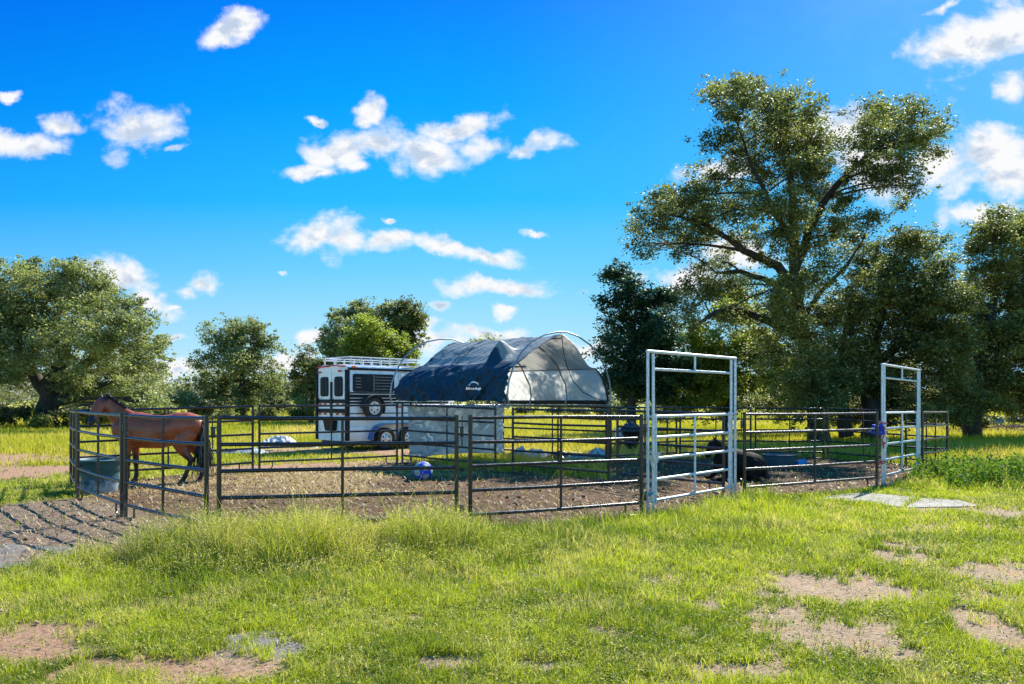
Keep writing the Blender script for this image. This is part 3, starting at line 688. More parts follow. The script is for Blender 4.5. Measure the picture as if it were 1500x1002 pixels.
# ------------------------------------------------------------------ tarp shelter on the pen
def cloth_mat(name, c1, c2, trans=.0, rough=.5, tcol=None, bump=.25, faded=None, spec=.4):
    m, t, out = new_mat(name); p = t.add('ShaderNodeBsdfPrincipled'); tc = t.add('ShaderNodeTexCoord'); vec = tc.outputs['Object']
    n = t.noise(vec, 1.6, 6, .6); col = t.mix(t.maprange(n, .35, .65), c1, c2)
    n4 = t.noise(vec, 9, 5, .7); col = t.mix(t.math('MULTIPLY', t.maprange(n4, .55, .75), .2), col, tuple(min(1, x*1.7+.03) for x in c2))
    if faded:  # grey for fading and the painted sunlit tone of the roof slope
        fa = t.add('ShaderNodeAttribute', attribute_name='lit_fade').outputs['Fac']
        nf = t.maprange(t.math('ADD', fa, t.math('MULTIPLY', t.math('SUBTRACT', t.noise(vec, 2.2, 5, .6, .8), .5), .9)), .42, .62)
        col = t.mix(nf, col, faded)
    t.link(col, p.inputs['Base Color']); p.inputs['Roughness'].default_value = rough; p.inputs['Specular IOR Level'].default_value = spec
    mp = t.add('ShaderNodeMapping'); mp.inputs['Rotation'].default_value = (.6, .4, .5); mp.inputs['Scale'].default_value = (1, 1, .35); t.link(vec, mp.inputs['Vector'])
    b = t.add('ShaderNodeBump'); b.inputs['Strength'].default_value = bump; b.inputs['Distance'].default_value = .06
    hsum = t.math('ADD', t.noise(mp.outputs[0], 5, 4, .5, 1.2), t.math('MULTIPLY', t.noise(mp.outputs[0], 17, 4, .5, .6), .3))
    t.link(hsum, b.inputs['Height']); t.link(b.outputs[0], p.inputs['Normal'])
    tr = t.add('ShaderNodeBsdfTranslucent')
    if tcol: tr.inputs['Color'].default_value = (*tcol, 1)
    else: t.link(col, tr.inputs['Color'])
    mx = t.add('ShaderNodeMixShader'); mx.inputs[0].default_value = trans; t.link(p.outputs[0], mx.inputs[1]); t.link(tr.outputs[0], mx.inputs[2]); t.link(mx.outputs[0], out.inputs[0]); return m
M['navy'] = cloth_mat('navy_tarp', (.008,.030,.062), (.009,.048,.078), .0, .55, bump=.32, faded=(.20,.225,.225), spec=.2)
M['lightcover'] = cloth_mat('light_passing_pale_tarp', (.55,.56,.54), (.45,.47,.46), .70, .5, (.85,.86,.84))  # pale translucent cloth added on the right half to brighten the interior
M['lining'] = cloth_mat('pale_tarp_lining', (.66,.67,.65), (.56,.58,.57), .58, .6, (.8,.8,.78))
M['whitetarp'] = cloth_mat('white_hanging_tarp', (.60,.64,.67), (.50,.55,.58), .42, .5, (.62,.70,.74), bump=.35)
M['white_print'] = simple('white_print', (.8,.82,.85), (.75,.77,.8), 20, .6)
SA, SB, SC, SD = Vector((-2.95,21.15,0)), Vector((-.05,18.85,0)), Vector((2.5,21.0,0)), Vector((-.35,23.3,0))
def SF(s, u, z):
    p = SA+(SD-SA)*s+(SB-SA)*u; return Vector((p.x, p.y, z))
SACROSS = (SD-SA).normalized(); SALONG = (SB-SA).normalized()
HOOP = [(0,1.60),(-.025,1.85),(-.01,2.2),(.03,2.52),(.10,2.88),(.20,3.16),(.33,3.36),(.45,3.445),(.55,3.46),(.67,3.37),(.80,3.17),(.90,2.90),(.97,2.55),(1.01,2.2),(1.025,1.85),(1.0,1.60)]
def build_shelter():
    org = SF(.5, .5, 1.55); t = thing('tarp_shelter', 'shelter of sagging navy tarp over curved pipe hoops, perched on the pen behind', 'shelter', org)
    o_ = lambda p: Vector(p)-org
    # cover
    prof = [(.0,1.73),(.02,2.05),(.05,2.4),(.085,2.66),(.20,2.93),(.35,3.20),(.5,3.42),(.65,3.20),(.80,2.90),(.915,2.62),(.94,2.35),(.965,2.0),(.985,1.72)]
    pw = np.array([0,.09,.19,.27,.35,.43,.5,.57,.65,.73,.81,.91,1.0])
    NU, NV = 170, 190
    U, V = np.meshgrid(np.linspace(0, 1, NU), np.linspace(0, 1, NV), indexing='ij')
    S = np.interp(V, pw, [p[0] for p in prof]); Z = np.interp(V, pw, [p[1] for p in prof])
    inroof = sstep(.25, .30, V)*sstep(.75, .70, V)
    left = V < .5
    S = np.where(left, S+(1-U)*.10*np.exp(-((V-.29)/.14)**2), S)
    # sag between the hoops (hoops at u = 0, .34, .67, 1) and the slack at the near right edge
    sagU = np.abs(np.sin(np.pi*U*3)); Z -= inroof*sagU*.045
    Z += -.26*np.exp(-((U-1)/.20)**2)*np.exp(-((V-.64)/.075)**2)
    S -= .055*np.exp(-((U-1)/.2)**2)*np.exp(-((V-.74)/.1)**2)
    S = S-.02*np.exp(-((U-0)/.35)**2)*np.exp(-((V-.1)/.12)**2)*1.6
    Z -= .05*(1-U)*inroof
    # folds: outward displacement
    wall = sstep(.29, .22, V); wallR = sstep(.73, .8, V)
    f1 = fbm(U*9+V*7, V*2.2+U*1.3, seed=81, o=3); f2 = fbm(U*14-V*12, V*2.6+U, seed=82, o=3); f3 = fbm(U*30+V*4, V*5, seed=83, o=3)
    rid = (1-np.abs(f1*2-1)*2.2); rid2 = (1-np.abs(f2*2-1)*2.2)
    out = wall*(.10*rid+.085*rid2+.05*(1-np.abs(np.sin(U*21+V*26+3*f1)))**3+.04*(1-np.abs(np.sin(U*17-V*30+2*f2)))**3+.008*(f3-.5))+wallR*(.055*rid+.045*rid2)+inroof*(.018*rid2+.003*(f3-.5))
    out += wall*.05*np.sin(U*9.4)*V/.25
    # the tent-like poke where a loose hoop end lifts the cover
    poke = np.exp(-((U-.80)/.035)**2)*np.exp(-((V-.305)/.055)**2); poke2 = np.exp(-((U-.80)/.09)**2)*sstep(.36, .27, V)*sstep(.0, .2, V)
    Z += poke*.30; out += poke*.16+poke2*.09
    out += wall*np.where(V < .27, 1, 0)*.06*np.sin(V/.27*np.pi)
    A = np.array(SA); ac = np.array(SD-SA); al = np.array(SB-SA); nA = np.array(-SACROSS)
    P3 = A[None,None]+ac[None,None]*S[...,None]+al[None,None]*U[...,None]
    P3[..., 2] = Z
    # displacement direction blends from wall normal to up
    sgn = np.where(V < .5, 1, -1)
    nrm = nA[None,None]*(sgn*(1-.55*inroof))[...,None]; nrm[..., 2] += inroof*.85
    P3 = P3+nrm*out[...,None]
    # scalloped hem
    hemL = (V < .02); P3[..., 2] += np.where(V < .08, (1-V/.08)*(.010*np.sin(U*38)+.012*np.sin(U*17+1)), 0)+np.where(V > .94, (V-.94)/.06*.03*np.sin(U*25), 0)
    gu = np.gradient(P3, axis=0); gv = np.gradient(P3, axis=1); GN = np.cross(gu, gv); GN /= np.linalg.norm(GN, axis=-1)[...,None]+1e-9
    if GN[NU//2, NV//2, 2] > 0: GN = -GN
    idx = np.arange(NU*NV).reshape(NU, NV)
    q = np.stack([idx[:-1,:-1], idx[1:,:-1], idx[1:,1:], idx[:-1,1:]], -1).reshape(-1, 4)
    vmid = np.repeat(((V[:-1,:-1]+V[:-1,1:])/2)[...,None], 1, 2).reshape(-1)
    orgn = np.array(org)
    c = np_mesh('cover', P3.reshape(-1,3)-orgn, quads=q, mat=M['navy'], parent=t, smooth=True, attrs={'lit_fade': (sstep(.255,.30,V)*(.62+.35*np.exp(-((U-.62)/.25)**2)*np.exp(-((V-.33)/.07)**2))).ravel()})  # left roof slope greyed: its sunlit tone is painted in along with fading
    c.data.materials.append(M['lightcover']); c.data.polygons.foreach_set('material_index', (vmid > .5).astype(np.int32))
    # lining a finger's width inside the cover
    inn = nA[None,None]*(-sgn*(1-.55*inroof))[...,None]*.018; inn[..., 2] -= .018*inroof
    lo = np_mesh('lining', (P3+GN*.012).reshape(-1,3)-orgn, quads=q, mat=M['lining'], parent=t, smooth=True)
    lo.data.materials.append(cloth_mat('shade_toned_roof_lining', (.56,.54,.49), (.48,.46,.42), .35, .65)); lo.data.polygons.foreach_set('material_index', ((vmid > .27)&(vmid < .735)).astype(np.int32))  # roof part in darker beige, painting in its shade against the wall
    cord = [(.5,1.0,3.36),(.55,.97,3.0),(.62,.94,2.65),(.70,.93,2.25),(.80,.94,1.95),(.90,.96,1.80),(.985,1.0,1.70)]
    cp = [o_(SF(a_, b_, c_)) for a_, b_, c_ in cord]; MB().tube(cp, .011, 6).build('loose_cord', bpy.data.materials.get('black_hair') or M['black_paint'], t)
    # dark hem band along the right inner wall foot
    hb = MB(); hb.tube([o_(SF(.975, u, 1.69)) for u in np.linspace(.0, 1, 12)], (.055), 8); hb.build('hem_band', simple('black_hem', (.012,.013,.018)), t)
    eb = [P3[NU-1, k]-np.array(org) for k in range(NV) if V[NU-1, k] > .70]
    MB().tube([Vector(q) for q in eb[::4]], [(.03 if i > 6 else .008+.004*i) for i in range(len(eb[::4]))], 8).build('edge_band', bpy.data.materials['black_hem'], t)
    for u in (0, .34, .67, 1.0):
        pts = [o_(SF(s, u, z)) for s, z in HOOP]
        if 0 < u < 1: pts = [o_(SF(.5+(s-.5)*.88, u, z-(.18 if z > 2.5 else .0)-.03)) for s, z in HOOP]
        if u == 0: pts = [o_(SF(s-(.03 if s < .5 else 0), u-.05, z)) for s, z in HOOP]
        fin = []
        for i in range(len(pts)-1):
            for k in range(3): fin.append(pts[i].lerp(pts[i+1], k/3))
        fin.append(pts[-1])
        MB().tube(fin, .021, 10).build('hoop', M['pipe'], t)
    for s, z, e0, e1 in ((.5,3.30,-.05,1.0),(.15,2.56,0,1.0),(.87,2.56,0,1.14)):
        MB().tube([o_(SF(s, e0, z)), o_(SF(s, e1 if s < .8 else 1.0, z))], .018, 8).build('purlin', M['pipe'], t)
    MB().tube([o_(SF(.88,1,2.58)), o_(SF(.985,1,2.60))], .012, 8).build('brace', M['pipe'], t)
    for (s0, u0), (s1, u1) in (((0,-.02),(0,1.0)),((1,0),(1,1.02)),((0,0),(1,0))):
        MB().tube([o_(SF(s0, u0, 1.60)), o_(SF(s1, u1, 1.60))], .027, 10).build('base_pipe', M['pipe'], t)
    # near-left corner: upswept foot of the first hoop and its strap
    MB().tube([o_(SF(0,.90,1.62)), o_(SF(-.005,.95,1.63)), o_(SF(-.012,.985,1.72)), o_(SF(-.02,1.0,1.86))], .02, 10).build('hoop_foot', M['pipe'], t)
    # clamps and ties holding base pipe to the rails
    for u in (.12,.2,.42,.55,.72,.84,.9):
        m = MB(); p = o_(SF(0, u, 1.575))
        m.box(p, (.05,.05,.13), bev=.008); m.tube([p+Vector((0,0,.05)), p+Vector((.01,-.03,.16))], .008, 6); m.build('clamp', M['galv'], t)
    for u in (.15, .5, .86):
        m = MB(); rnd = random.Random(int(u*100)); p = o_(SF(0, u, 1.62))
        m.tube([p+Vector((rnd.uniform(-.05,.05), rnd.uniform(-.05,.05)-.02, rnd.uniform(-.10,.10))) for _ in range(9)], .009, 6); m.build('tie', simple('pale_tie', (.5,.48,.42)), t)
    m = MB(); rnd = random.Random(77); p = o_(SF(-.015, .98, 1.83))
    m.tube([p+Vector((rnd.uniform(-.09,.09), rnd.uniform(-.06,.02), rnd.uniform(-.12,.12))) for _ in range(14)], .012, 6); m.build('strap_knot', simple('grey_strap', (.35,.36,.36)), t)
    # printed name and peak mark on the navy wall
    x0 = SB+(SA-SB)*.175; base = Vector((x0.x, x0.y, 0)); nrm3 = -SACROSS
    fc = bpy.data.curves.new('lettering', 'FONT'); fc.body = 'ShelterLogic'; fc.size = .062; fc.align_x = 'CENTER'; fc.shear = .25; fc.extrude = .003; fc.offset = .0018
    tmp = bpy.data.objects.new('lettering', fc); COL.objects.link(tmp); bpy.context.view_layer.update()
    me = bpy.data.meshes.new_from_object(tmp); bpy.data.objects.remove(tmp)
    me.materials.append(M['white_print']) if not me.materials else me.materials.__setitem__(0, M['white_print'])
    # local frame: x along the wall toward the near corner, z up; project on the cloth
    Pl = P3.reshape(-1,3); VV = V.reshape(-1); Pl = Pl[VV < .25]
    al_n = np.array(SALONG); nn = np.array(nrm3)
    sa = Pl@al_n; so = Pl@nn
    def onwall(a, z):
        d2 = (sa-a)**2+(Pl[:,2]-z)**2; j = np.argsort(d2)[:6]; w = 1/(d2[j]+1e-4); off = (so[j]*w).sum()/w.sum()+.035
        return al_n*a+nn*off+np.array([0,0,z])
    a0 = float(np.dot(np.array(base), al_n)); z0 = 1.955
    for v in me.vertices:
        q3 = onwall(a0+v.co.x, z0+v.co.y)+nn*v.co.z; v.co = Vector(q3)-org
    o = bpy.data.objects.new('lettering', me); link(o, t)
    m = MB(); vs = []; fs = []
    for i in range(25):
        th = math.pi*(.02+.96*i/24); r0 = .05; wdt = .008+.016*math.sin(th)
        for r in (r0, r0+wdt): vs.append(Vector(onwall(a0+.035+r*math.cos(th)*.95, z0+.07+r*1.2*math.sin(th)))-org)
    for i in range(24): fs.append((2*i, 2*i+1, 2*i+3, 2*i+2))
    k = len(vs)
    for i in range(9):
        f = i/8; vs.append(Vector(onwall(a0-.01-f*.10, z0+.10-.045*f))-org); vs.append(Vector(onwall(a0-.01-f*.10, z0+.10-.045*f-.014*(1-f)))-org)
    for i in range(8): fs.append((k+2*i, k+2*i+1, k+2*i+3, k+2*i+2))
    m.addraw(vs, fs); m.build('peak_emblem', M['white_print'], t)
build_shelter()

def hanging_tarp():
    a = Vector((-2.80,20.88,0)); b = Vector((-.30,23.13,0)); NU, NV = 90, 60
    org = (a+b)/2
    U, V = np.meshgrid(np.linspace(0, 1, NU), np.linspace(0, 1, NV), indexing='ij')
    top = 1.60-.01*np.sin(U*9); bot = .20+.06*U+.05*np.sin(U*4)+.06*np.exp(-((U-.0)/.1)**2)
    Z = top+(bot-top)*V; d = (b-a).normalized(); n = Vector((d.y, -d.x, 0))
    f = fbm(U*7+V*3, V*3-U*2, seed=91, o=3); f2 = fbm(U*3-V*4, V*1.5, seed=92, o=2)
    off = .09*(1-np.abs(f*2-1)*2)+.10*(f2-.5)*V+.02
    Uo = U+.02*V*(U < .2)
    X = a.x+(b.x-a.x)*Uo+n.x*off-org.x; Y = a.y+(b.y-a.y)*Uo+n.y*off-org.y
    idx = np.arange(NU*NV).reshape(NU, NV); q = np.stack([idx[:-1,:-1], idx[1:,:-1], idx[1:,1:], idx[:-1,1:]], -1).reshape(-1, 4)
    o = np_mesh('hanging_tarp', np.stack([X, Y, Z], -1).reshape(-1, 3), quads=q, mat=M['whitetarp'], smooth=True); o.location = org
    sm = o.modifiers.new('thickness', 'SOLIDIFY'); sm.thickness = .004
    tag(o, 'wrinkled white tarp hanging like a wall below the navy shelter', 'tarp')
hanging_tarp()

# ------------------------------------------------------------------ horse trailer
def wheel(parent, c, r, w, rimmat, yside=-1, name='wheel'):
    """axis along local y"""
    rot = Matrix.Rotation(R(90), 3, 'X')
    prof = [(r*.58,-w/2+.01),(r*.66,-w/2),(r*.90,-w/2+.004),(r*.985,-w/2+.035),(r,-w/4),(r,w/4),(r*.985,w/2-.035),(r*.90,w/2-.004),(r*.66,w/2),(r*.58,w/2-.01)]
    ty = MB(); ty.lathe(prof, c, 36, rot, cap=False)
    for k in range(36):
        th = 2*math.pi*k/36; ty.box(Vector(c)+Vector((math.cos(th)*r*.995, 0, math.sin(th)*r*.995)), (.012, w*.8, .04), Matrix.Rotation(-th, 3, 'Y'))
    wh = ty.build(name, M['rubber'], parent)
    b = MB()
    b.lathe([(r*.60,-w/2+.012),(r*.62,w/2-.012),(r*.60,w/2-.004),(r*.55,w/2-.006),(r*.53,w/2-.05)], c, 36, rot, cap=False)
    b.lathe([(r*.53,w/2-.05),(r*.45,w/2-.045),(r*.20,w/2-.02),(r*.17,w/2+.02),(r*.10,w/2+.025)], c, 36, rot, cap=True)
    b.build('rim', rimmat, wh)
    h = MB()
    for k in range(6):
        th = 2*math.pi*(k+.5)/6; p = Vector(c)+Vector((math.cos(th)*r*.37, -(w/2-.026), math.sin(th)*r*.37))
        a = Vector((math.cos(th), 0, math.sin(th))); bb = Vector((-math.sin(th), 0, math.cos(th)))
        vs = [p+a*r*.07+bb*r*.085, p+a*r*.07-bb*r*.085, p-a*r*.08-bb*r*.045, p-a*r*.08+bb*r*.045]
        vs += [q+Vector((0,-.006,0)) for q in vs]
        h.addraw(vs, [(0,1,2,3),(7,6,5,4),(0,4,5,1),(1,5,6,2),(2,6,7,3),(3,7,4,0)])
    h.build('rim_opening', M['black_paint'], wh, smooth=False)
    return wh
def rbox(w, h, r, n=5):
    pts = []
    for cx, cy, a0 in ((w/2-r, h/2-r, 0), (-w/2+r, h/2-r, 90), (-w/2+r, -h/2+r, 180), (w/2-r, -h/2+r, 270)):
        for k in range(n+1): a = R(a0+90*k/n); pts.append((cx+r*math.cos(a), cy+r*math.sin(a)))
    return pts
def plate(center, ux, uy, w, h, r, thick):
    """rounded plate; ux, uy unit axes; thickness toward ux x uy"""
    ux, uy = Vector(ux), Vector(uy); nz = ux.cross(uy); c = Vector(center); p2 = rbox(w, h, r); n = len(p2); b = MB()
    vs = [c+ux*x+uy*y for x, y in p2]+[c+ux*x+uy*y+nz*thick for x, y in p2]
    b.addraw(vs, [tuple(range(n))[::-1], tuple(range(n, 2*n))]+[(i, (i+1) % n, n+(i+1) % n, n+i) for i in range(n)]); return b
def build_trailer():
    zg = .17; t = thing('horse_trailer', 'white and black horse trailer with roof rack and side spare wheel, parked behind the pen', 'trailer', (-5.06, 24.5, zg), math.atan2(.717, .697))
    Lb, Wd, z0, z1 = 4.9, 1.65, .30, 2.62
    # body shell: extruded rounded roof profile, V nose
    prof = [(0, z0), (0, z1-.14), (.03, z1-.05), (.10, z1)] ; prof = prof+[(Wd-.10, z1), (Wd-.03, z1-.05), (Wd, z1-.14), (Wd, z0)]
    secs = [(0, 1), (.02, 1), (1.3, 1), (2.6, 1), (4.1, 1), (4.5, .8), (4.8, .42), (4.9, .25)]
    b = MB(); vs = []; n = len(prof)
    for x, f in secs:
        for y, z in prof: vs.append((x, Wd/2+(y-Wd/2)*f, z))
    fs = []
    for i in range(len(secs)-1):
        for k in range(n): k2 = (k+1) % n; fs.append((i*n+k, i*n+k2, (i+1)*n+k2, (i+1)*n+k))
    fs += [tuple(range(n))[::-1], tuple((len(secs)-1)*n+k for k in range(n))]
    b.addraw(vs, fs); body = b.build('body', M['white_paint'], t, angle=25)
    sx, sz = Vector((1,0,0)), Vector((0,0,1)); rx = Vector((0,-1,0))
    # side trim
    tr = MB()
    tr.box((2.06, -.012, z1-.075), (4.1, .024, .075), bev=.006)
    for z, h in ((1.80,.05),(1.70,.10),(1.59,.075),(1.49,.06),(1.41,.04)): tr.box((2.06, -.008, z), (4.06, .012, h), bev=.003)
    tr.box((2.06, -.008, 1.155), (4.06, .012, .03), bev=.003)
    tr.build('side_stripe', M['black_paint'], t)
    st = MB(); [st.box((2.06, -.011, z), (4.0, .012, .012)) for z in (1.762, 1.64, 1.535)]; st.build('pinstripe', M['alu'], t)
    # side window with sliding panes
    def window(cx, cz, w, h, mull, parent, axis='side', louv=True):
        if axis == 'side': ux, uy, c = sx, sz, Vector((cx, -.004, cz)); 
        else: ux, uy, c = rx, sz, Vector((-.004, cx, cz))
        nz = ux.cross(uy)
        fr = plate(c, ux, uy, w, h, .07, .022).build('window', M['black_paint'], parent)
        gl = plate(c+nz*.023, ux, uy, w-.05, h-.05, .055, .006).build('pane', M['glass'], fr)
        m = MB()
        for q in mull: m.box(c+nz*.034+ux*q, (.018 if axis == 'side' else .012, .012 if axis == 'side' else .018, h-.06))
        if mull: m.build('mullion', M['pipe'], fr)
        if louv:
            for k in range(5): MB().box(c+nz*.031+ux*(w*.23)+uy*(-h*.34+k*h*.17), (w*.42, .006, .012)).build('louvre', M['pipe'], fr)
            for k in range(4): MB().box(c+nz*.031-ux*(w*.38)+uy*(-h*.25+k*h*.17), (w*.13, .006, .014)).build('louvre', M['pipe'], fr)
        return fr
    window(.98, 2.115, 1.58, .56, [-.02], t)
    window(3.0, 2.115, 1.3, .56, [0], t)
    # dress door outline on the side
    dd = MB()
    for x in (1.95, 2.03): dd.box((x, -.004, 1.95), (.012, .01, 1.1))
    dd.box((2.3,-.006,2.47),(.8,.014,.02)); dd.build('door_seam', M['pipe'], t)
    # rear: two upper doors and a ramp below
    for cy, lab in ((Wd*.27, None), (Wd*.75, None)):
        d = plate((-.004, cy, 2.10), rx, sz, Wd*.46, .93, .05, .018).build('rear_door', M['white_paint'], t, angle=25)
        fr = plate((-.024, cy, 2.0), rx, sz, .46, .62, .09, .014).build('window', M['black_paint'], d)
        plate((-.040, cy, 2.0), rx, sz, .40, .56, .075, .006).build('pane', M['glass'], fr)
        mm = MB(); mm.box((-.05, cy, 2.0), (.01, .018, .56)); mm.build('mullion', M['black_paint'], fr)
    ramp = plate((-.004, Wd/2, .96), rx, sz, Wd*.95, 1.28, .03, .02).build('rear_ramp', M['white_paint'], t)
    m = MB(); m.box((-.032, Wd/2, 1.54), (.016, Wd*.95, .12), bev=.004); m.box((-.032, Wd/2, 1.24), (.016, Wd*.95, .13), bev=.004); m.build('rear_stripe', M['black_paint'], ramp)
    for z in (1.44, 1.14):
        wtp = MB(); wtp.box((-.028, Wd/2, z), (.01, Wd*.93, .06)); w_ = wtp.build('reflector_tape', M['alu'], ramp)
        for k in (.1, .3, .52, .72, .9): MB().box((-.036, Wd*k, z), (.008, .18, .06)).build('red_mark', M['red'], w_)
    m = MB(); m.box((-.05, Wd*.5, 1.6), (.03, .09, 1.1), bev=.006); m.build('door_bar', M['black_paint'], t)
    for y in (0.0, Wd): MB().box((-.01, y, 1.42), (.14, .10, 2.2), bev=.02).build('corner_post', M['black_paint'], t)
    m = MB(); m.tube([(-.06, .03, z1+.0), (-.06, Wd/2, z1+.045), (-.06, Wd-.03, z1+.0)], .022, 8); m.build('rear_visor', M['red'], t)
    for y, z in ((.30, 2.48), (Wd-.20, 2.46), (.0, .62)):
        m = MB(); m.box((-.09 if y else -.09, y, z), (.03, .17 if y else .09, .06), bev=.01); m.build('tail_light', M['red'], t)
    m = MB(); m.box((.22, -.03, 2.60), (.16, .05, .07), bev=.02); m.build('marker_light', M['amber'], t)
    for x in (1.95, 3.8): m = MB(); m.box((x, -.014, 1.36), (.22, .01, .07), bev=.003); m.build('side_reflector', M['red'], t)
    # black bin hung on the ramp
    m = MB(); vs = []
    for z, w, d in ((.62,.20,.16),(.95,.25,.21)):
        vs += [(-.05, Wd*.45-w, z), (-.05, Wd*.45+w, z), (-.05-d, Wd*.45+w*.92, z), (-.05-d, Wd*.45-w*.92, z)]
    m.addraw(vs, [(0,3,2,1),(4,5,6,7),(0,1,5,4),(1,2,6,5),(2,3,7,6),(3,0,4,7)]); m.build('hanging_bin', M['black_paint'], t)
    # floor beam, mudguards, wheels
    m = MB(); m.box((2.3, Wd/2, z0-.04), (4.4, Wd-.1, .10), bev=.01); m.box((5.3, Wd/2, .42), (1.3, .10, .12), bev=.01); m.tube([(5.85, Wd/2, .4), (5.85, Wd/2, .03)], .035, 10); m.build('chassis', M['black_paint'], t)
    for ys, sg in ((-.02, -1), (Wd+.02, 1)):
        f = MB()
        pts = [(.72,.34),(.80,.55),(.98,.74),(1.25,.82),(2.35,.82),(2.62,.74),(2.80,.55),(2.88,.34)]
        vs = []; 
        for x, z in pts: vs += [(x, ys, z), (x, ys+sg*.27, z-.02)]
        vs += [(x, ys, z+.025) for x, z in pts]+[(x, ys+sg*.28, z+.01) for x, z in pts]
        fs = [(2*i, 2*i+2, 2*i+3, 2*i+1) for i in range(7)]+[(16+i, 24+i, 24+i+1, 16+i+1) for i in range(7)]+[(2*i+1, 2*i+3, 24+i+1, 24+i) for i in range(7)]
        f.addraw(vs, fs); f.build('mudguard', M['blue_fender'], t, angle=30)
        for x in (1.30, 2.25):
            wheel(t, (x, ys+sg*.13, .35), .35, .20, M['alu'] if sg < 0 else M['alu'])
    sk = MB(); sk.box((.36, -.02, .55), (.62, .03, .42), bev=.01); sk.build('side_skirt', M['white_paint'], t)
    # spare wheel with cover arch
    wheel(t, (.84, -.16, 1.33), .34, .20, M['white_paint'], name='spare_wheel')
    a = MB(); vs = []; N_ = 16
    for i in range(N_+1):
        th = R(-25)+R(205)*i/N_
        for rr, yy in ((.375, -.02), (.405, -.02), (.405, -.27), (.375, -.27)): vs.append((.84+rr*math.cos(th), yy, 1.33+rr*math.sin(th)))
    fs = []
    for i in range(N_):
        for k in range(4): fs.append((i*4+k, i*4+(k+1) % 4, (i+1)*4+(k+1) % 4, (i+1)*4+k))
    a.addraw(vs, fs); a.build('spare_cover', M['rubber'], t)
    # roof rack
    r = MB(); zt = z1+.30
    for y in (.10, Wd-.10):
        for z, x0 in ((zt, .10), (zt-.07, .10)): r.tube([(x0, y, z), (2.9, y, z)], .016, 8)
    for x in (.10, 2.9):
        for z in (zt, zt-.07): r.tube([(x, .10, z), (x, Wd-.10, z)], .016, 8)
    for x in np.linspace(.2, 2.8, 8):
        for y, sg in ((.10, 1), (Wd-.10, -1)):
            r.tube([(x, y, zt), (x, y, z1+.06)], .014, 6)
            r.tube([(x-.06, y, zt-.04), (x-.03, y, z1+.12), (x, y, z1+.06)], .010, 6)
        r.tube([(x, .10, z1+.07), (x, Wd-.10, z1+.07)], .012, 6)
    for y in (.10, Wd-.10): r.tube([(.1, y, z1+.06), (2.9, y, z1+.06)], .016, 8)
    r.build('roof_rack', M['alu'], t)
    v = MB(); v.lathe([(.16,0),(.16,.06),(.13,.10),(.05,.12)], (2.5, Wd*.5, z1), 20); v.build('roof_vent', M['white_paint'], t)
build_trailer()

# ------------------------------------------------------------------ animals
def sculpt(mb, voxel, smooth_it=6, name='body'):
    """fuse overlapping lofts into one continuous surface"""
    tmp = mb.build('tmp', M['rail'])
    rm = tmp.modifiers.new('r', 'REMESH'); rm.mode = 'VOXEL'; rm.voxel_size = voxel; rm.use_smooth_shade = True
    sm = tmp.modifiers.new('s', 'SMOOTH'); sm.factor = .5; sm.iterations = smooth_it
    bpy.context.view_layer.update(); dg = bpy.context.evaluated_depsgraph_get()
    me = bpy.data.meshes.new_from_object(tmp.evaluated_get(dg)); bpy.data.objects.remove(tmp)
    me.name = name; me.materials.clear(); me.polygons.foreach_set('use_smooth', [True]*len(me.polygons)); return me
def coat_mat(name, c1, c2, black=(.008,.007,.007), rough=.36, spec=.45):
    m, t, out = new_mat(name); p = t.add('ShaderNodeBsdfPrincipled'); tc = t.add('ShaderNodeTexCoord'); vec = tc.outputs['Object']
    n = t.noise(vec, 2.6, 6, .62, .4); col = t.mix(t.maprange(n, .36, .64), c1, c2); col = t.mix(t.math('MULTIPLY', t.maprange(t.noise(vec, 11, 5, .65), .52, .72), .35), col, tuple(min(1, x*.6+.02) for x in c1))
    a = t.add('ShaderNodeAttribute', attribute_name='points').outputs['Fac']
    col = t.mix(a, col, black); t.link(col, p.inputs['Base Color']); p.inputs['Roughness'].default_value = rough; p.inputs['Specular IOR Level'].default_value = spec
    p.inputs['Sheen Weight'].default_value = .0
    mp = t.add('ShaderNodeMapping'); mp.inputs['Scale'].default_value = (1, 1, .25); t.link(vec, mp.inputs['Vector'])
    b = t.add('ShaderNodeBump'); b.inputs['Strength'].default_value = .25; b.inputs['Distance'].default_value = .01; t.link(t.noise(mp.outputs[0], 140, 3), b.inputs['Height']); t.link(b.outputs[0], p.inputs['Normal'])
    t.link(p.outputs[0], out.inputs[0]); return m
def strands(parent, name, roots, dirs, length, r, mat, n, seed, sag=.3, jitter=.03, sides=5):
    rnd = random.Random(seed); b = MB()
    for i in range(n):
        f = rnd.random()*(len(roots)-1); k = int(f); g = f-k; p = Vector(roots[k]).lerp(Vector(roots[min(k+1, len(roots)-1)]), g)+Vector((rnd.uniform(-1,1), rnd.uniform(-1,1), rnd.uniform(-1,1)))*jitter*.5
        d = Vector(dirs[k]).lerp(Vector(dirs[min(k+1, len(dirs)-1)]), g).normalized()+Vector((rnd.gauss(0,.12), rnd.gauss(0,.12), rnd.gauss(0,.05)))
        L = length*rnd.uniform(.7, 1.1); pts = []
        for s in range(5):
            q = s/4; pts.append(p+d*L*q+Vector((0,0,-sag*L*q*q))+Vector((rnd.uniform(-1,1), rnd.uniform(-1,1), 0))*jitter*q)
        b.tube(pts, [r, r*1.2, r*1.0, r*.7, r*.2], sides)
    return b.build(name, mat, parent)
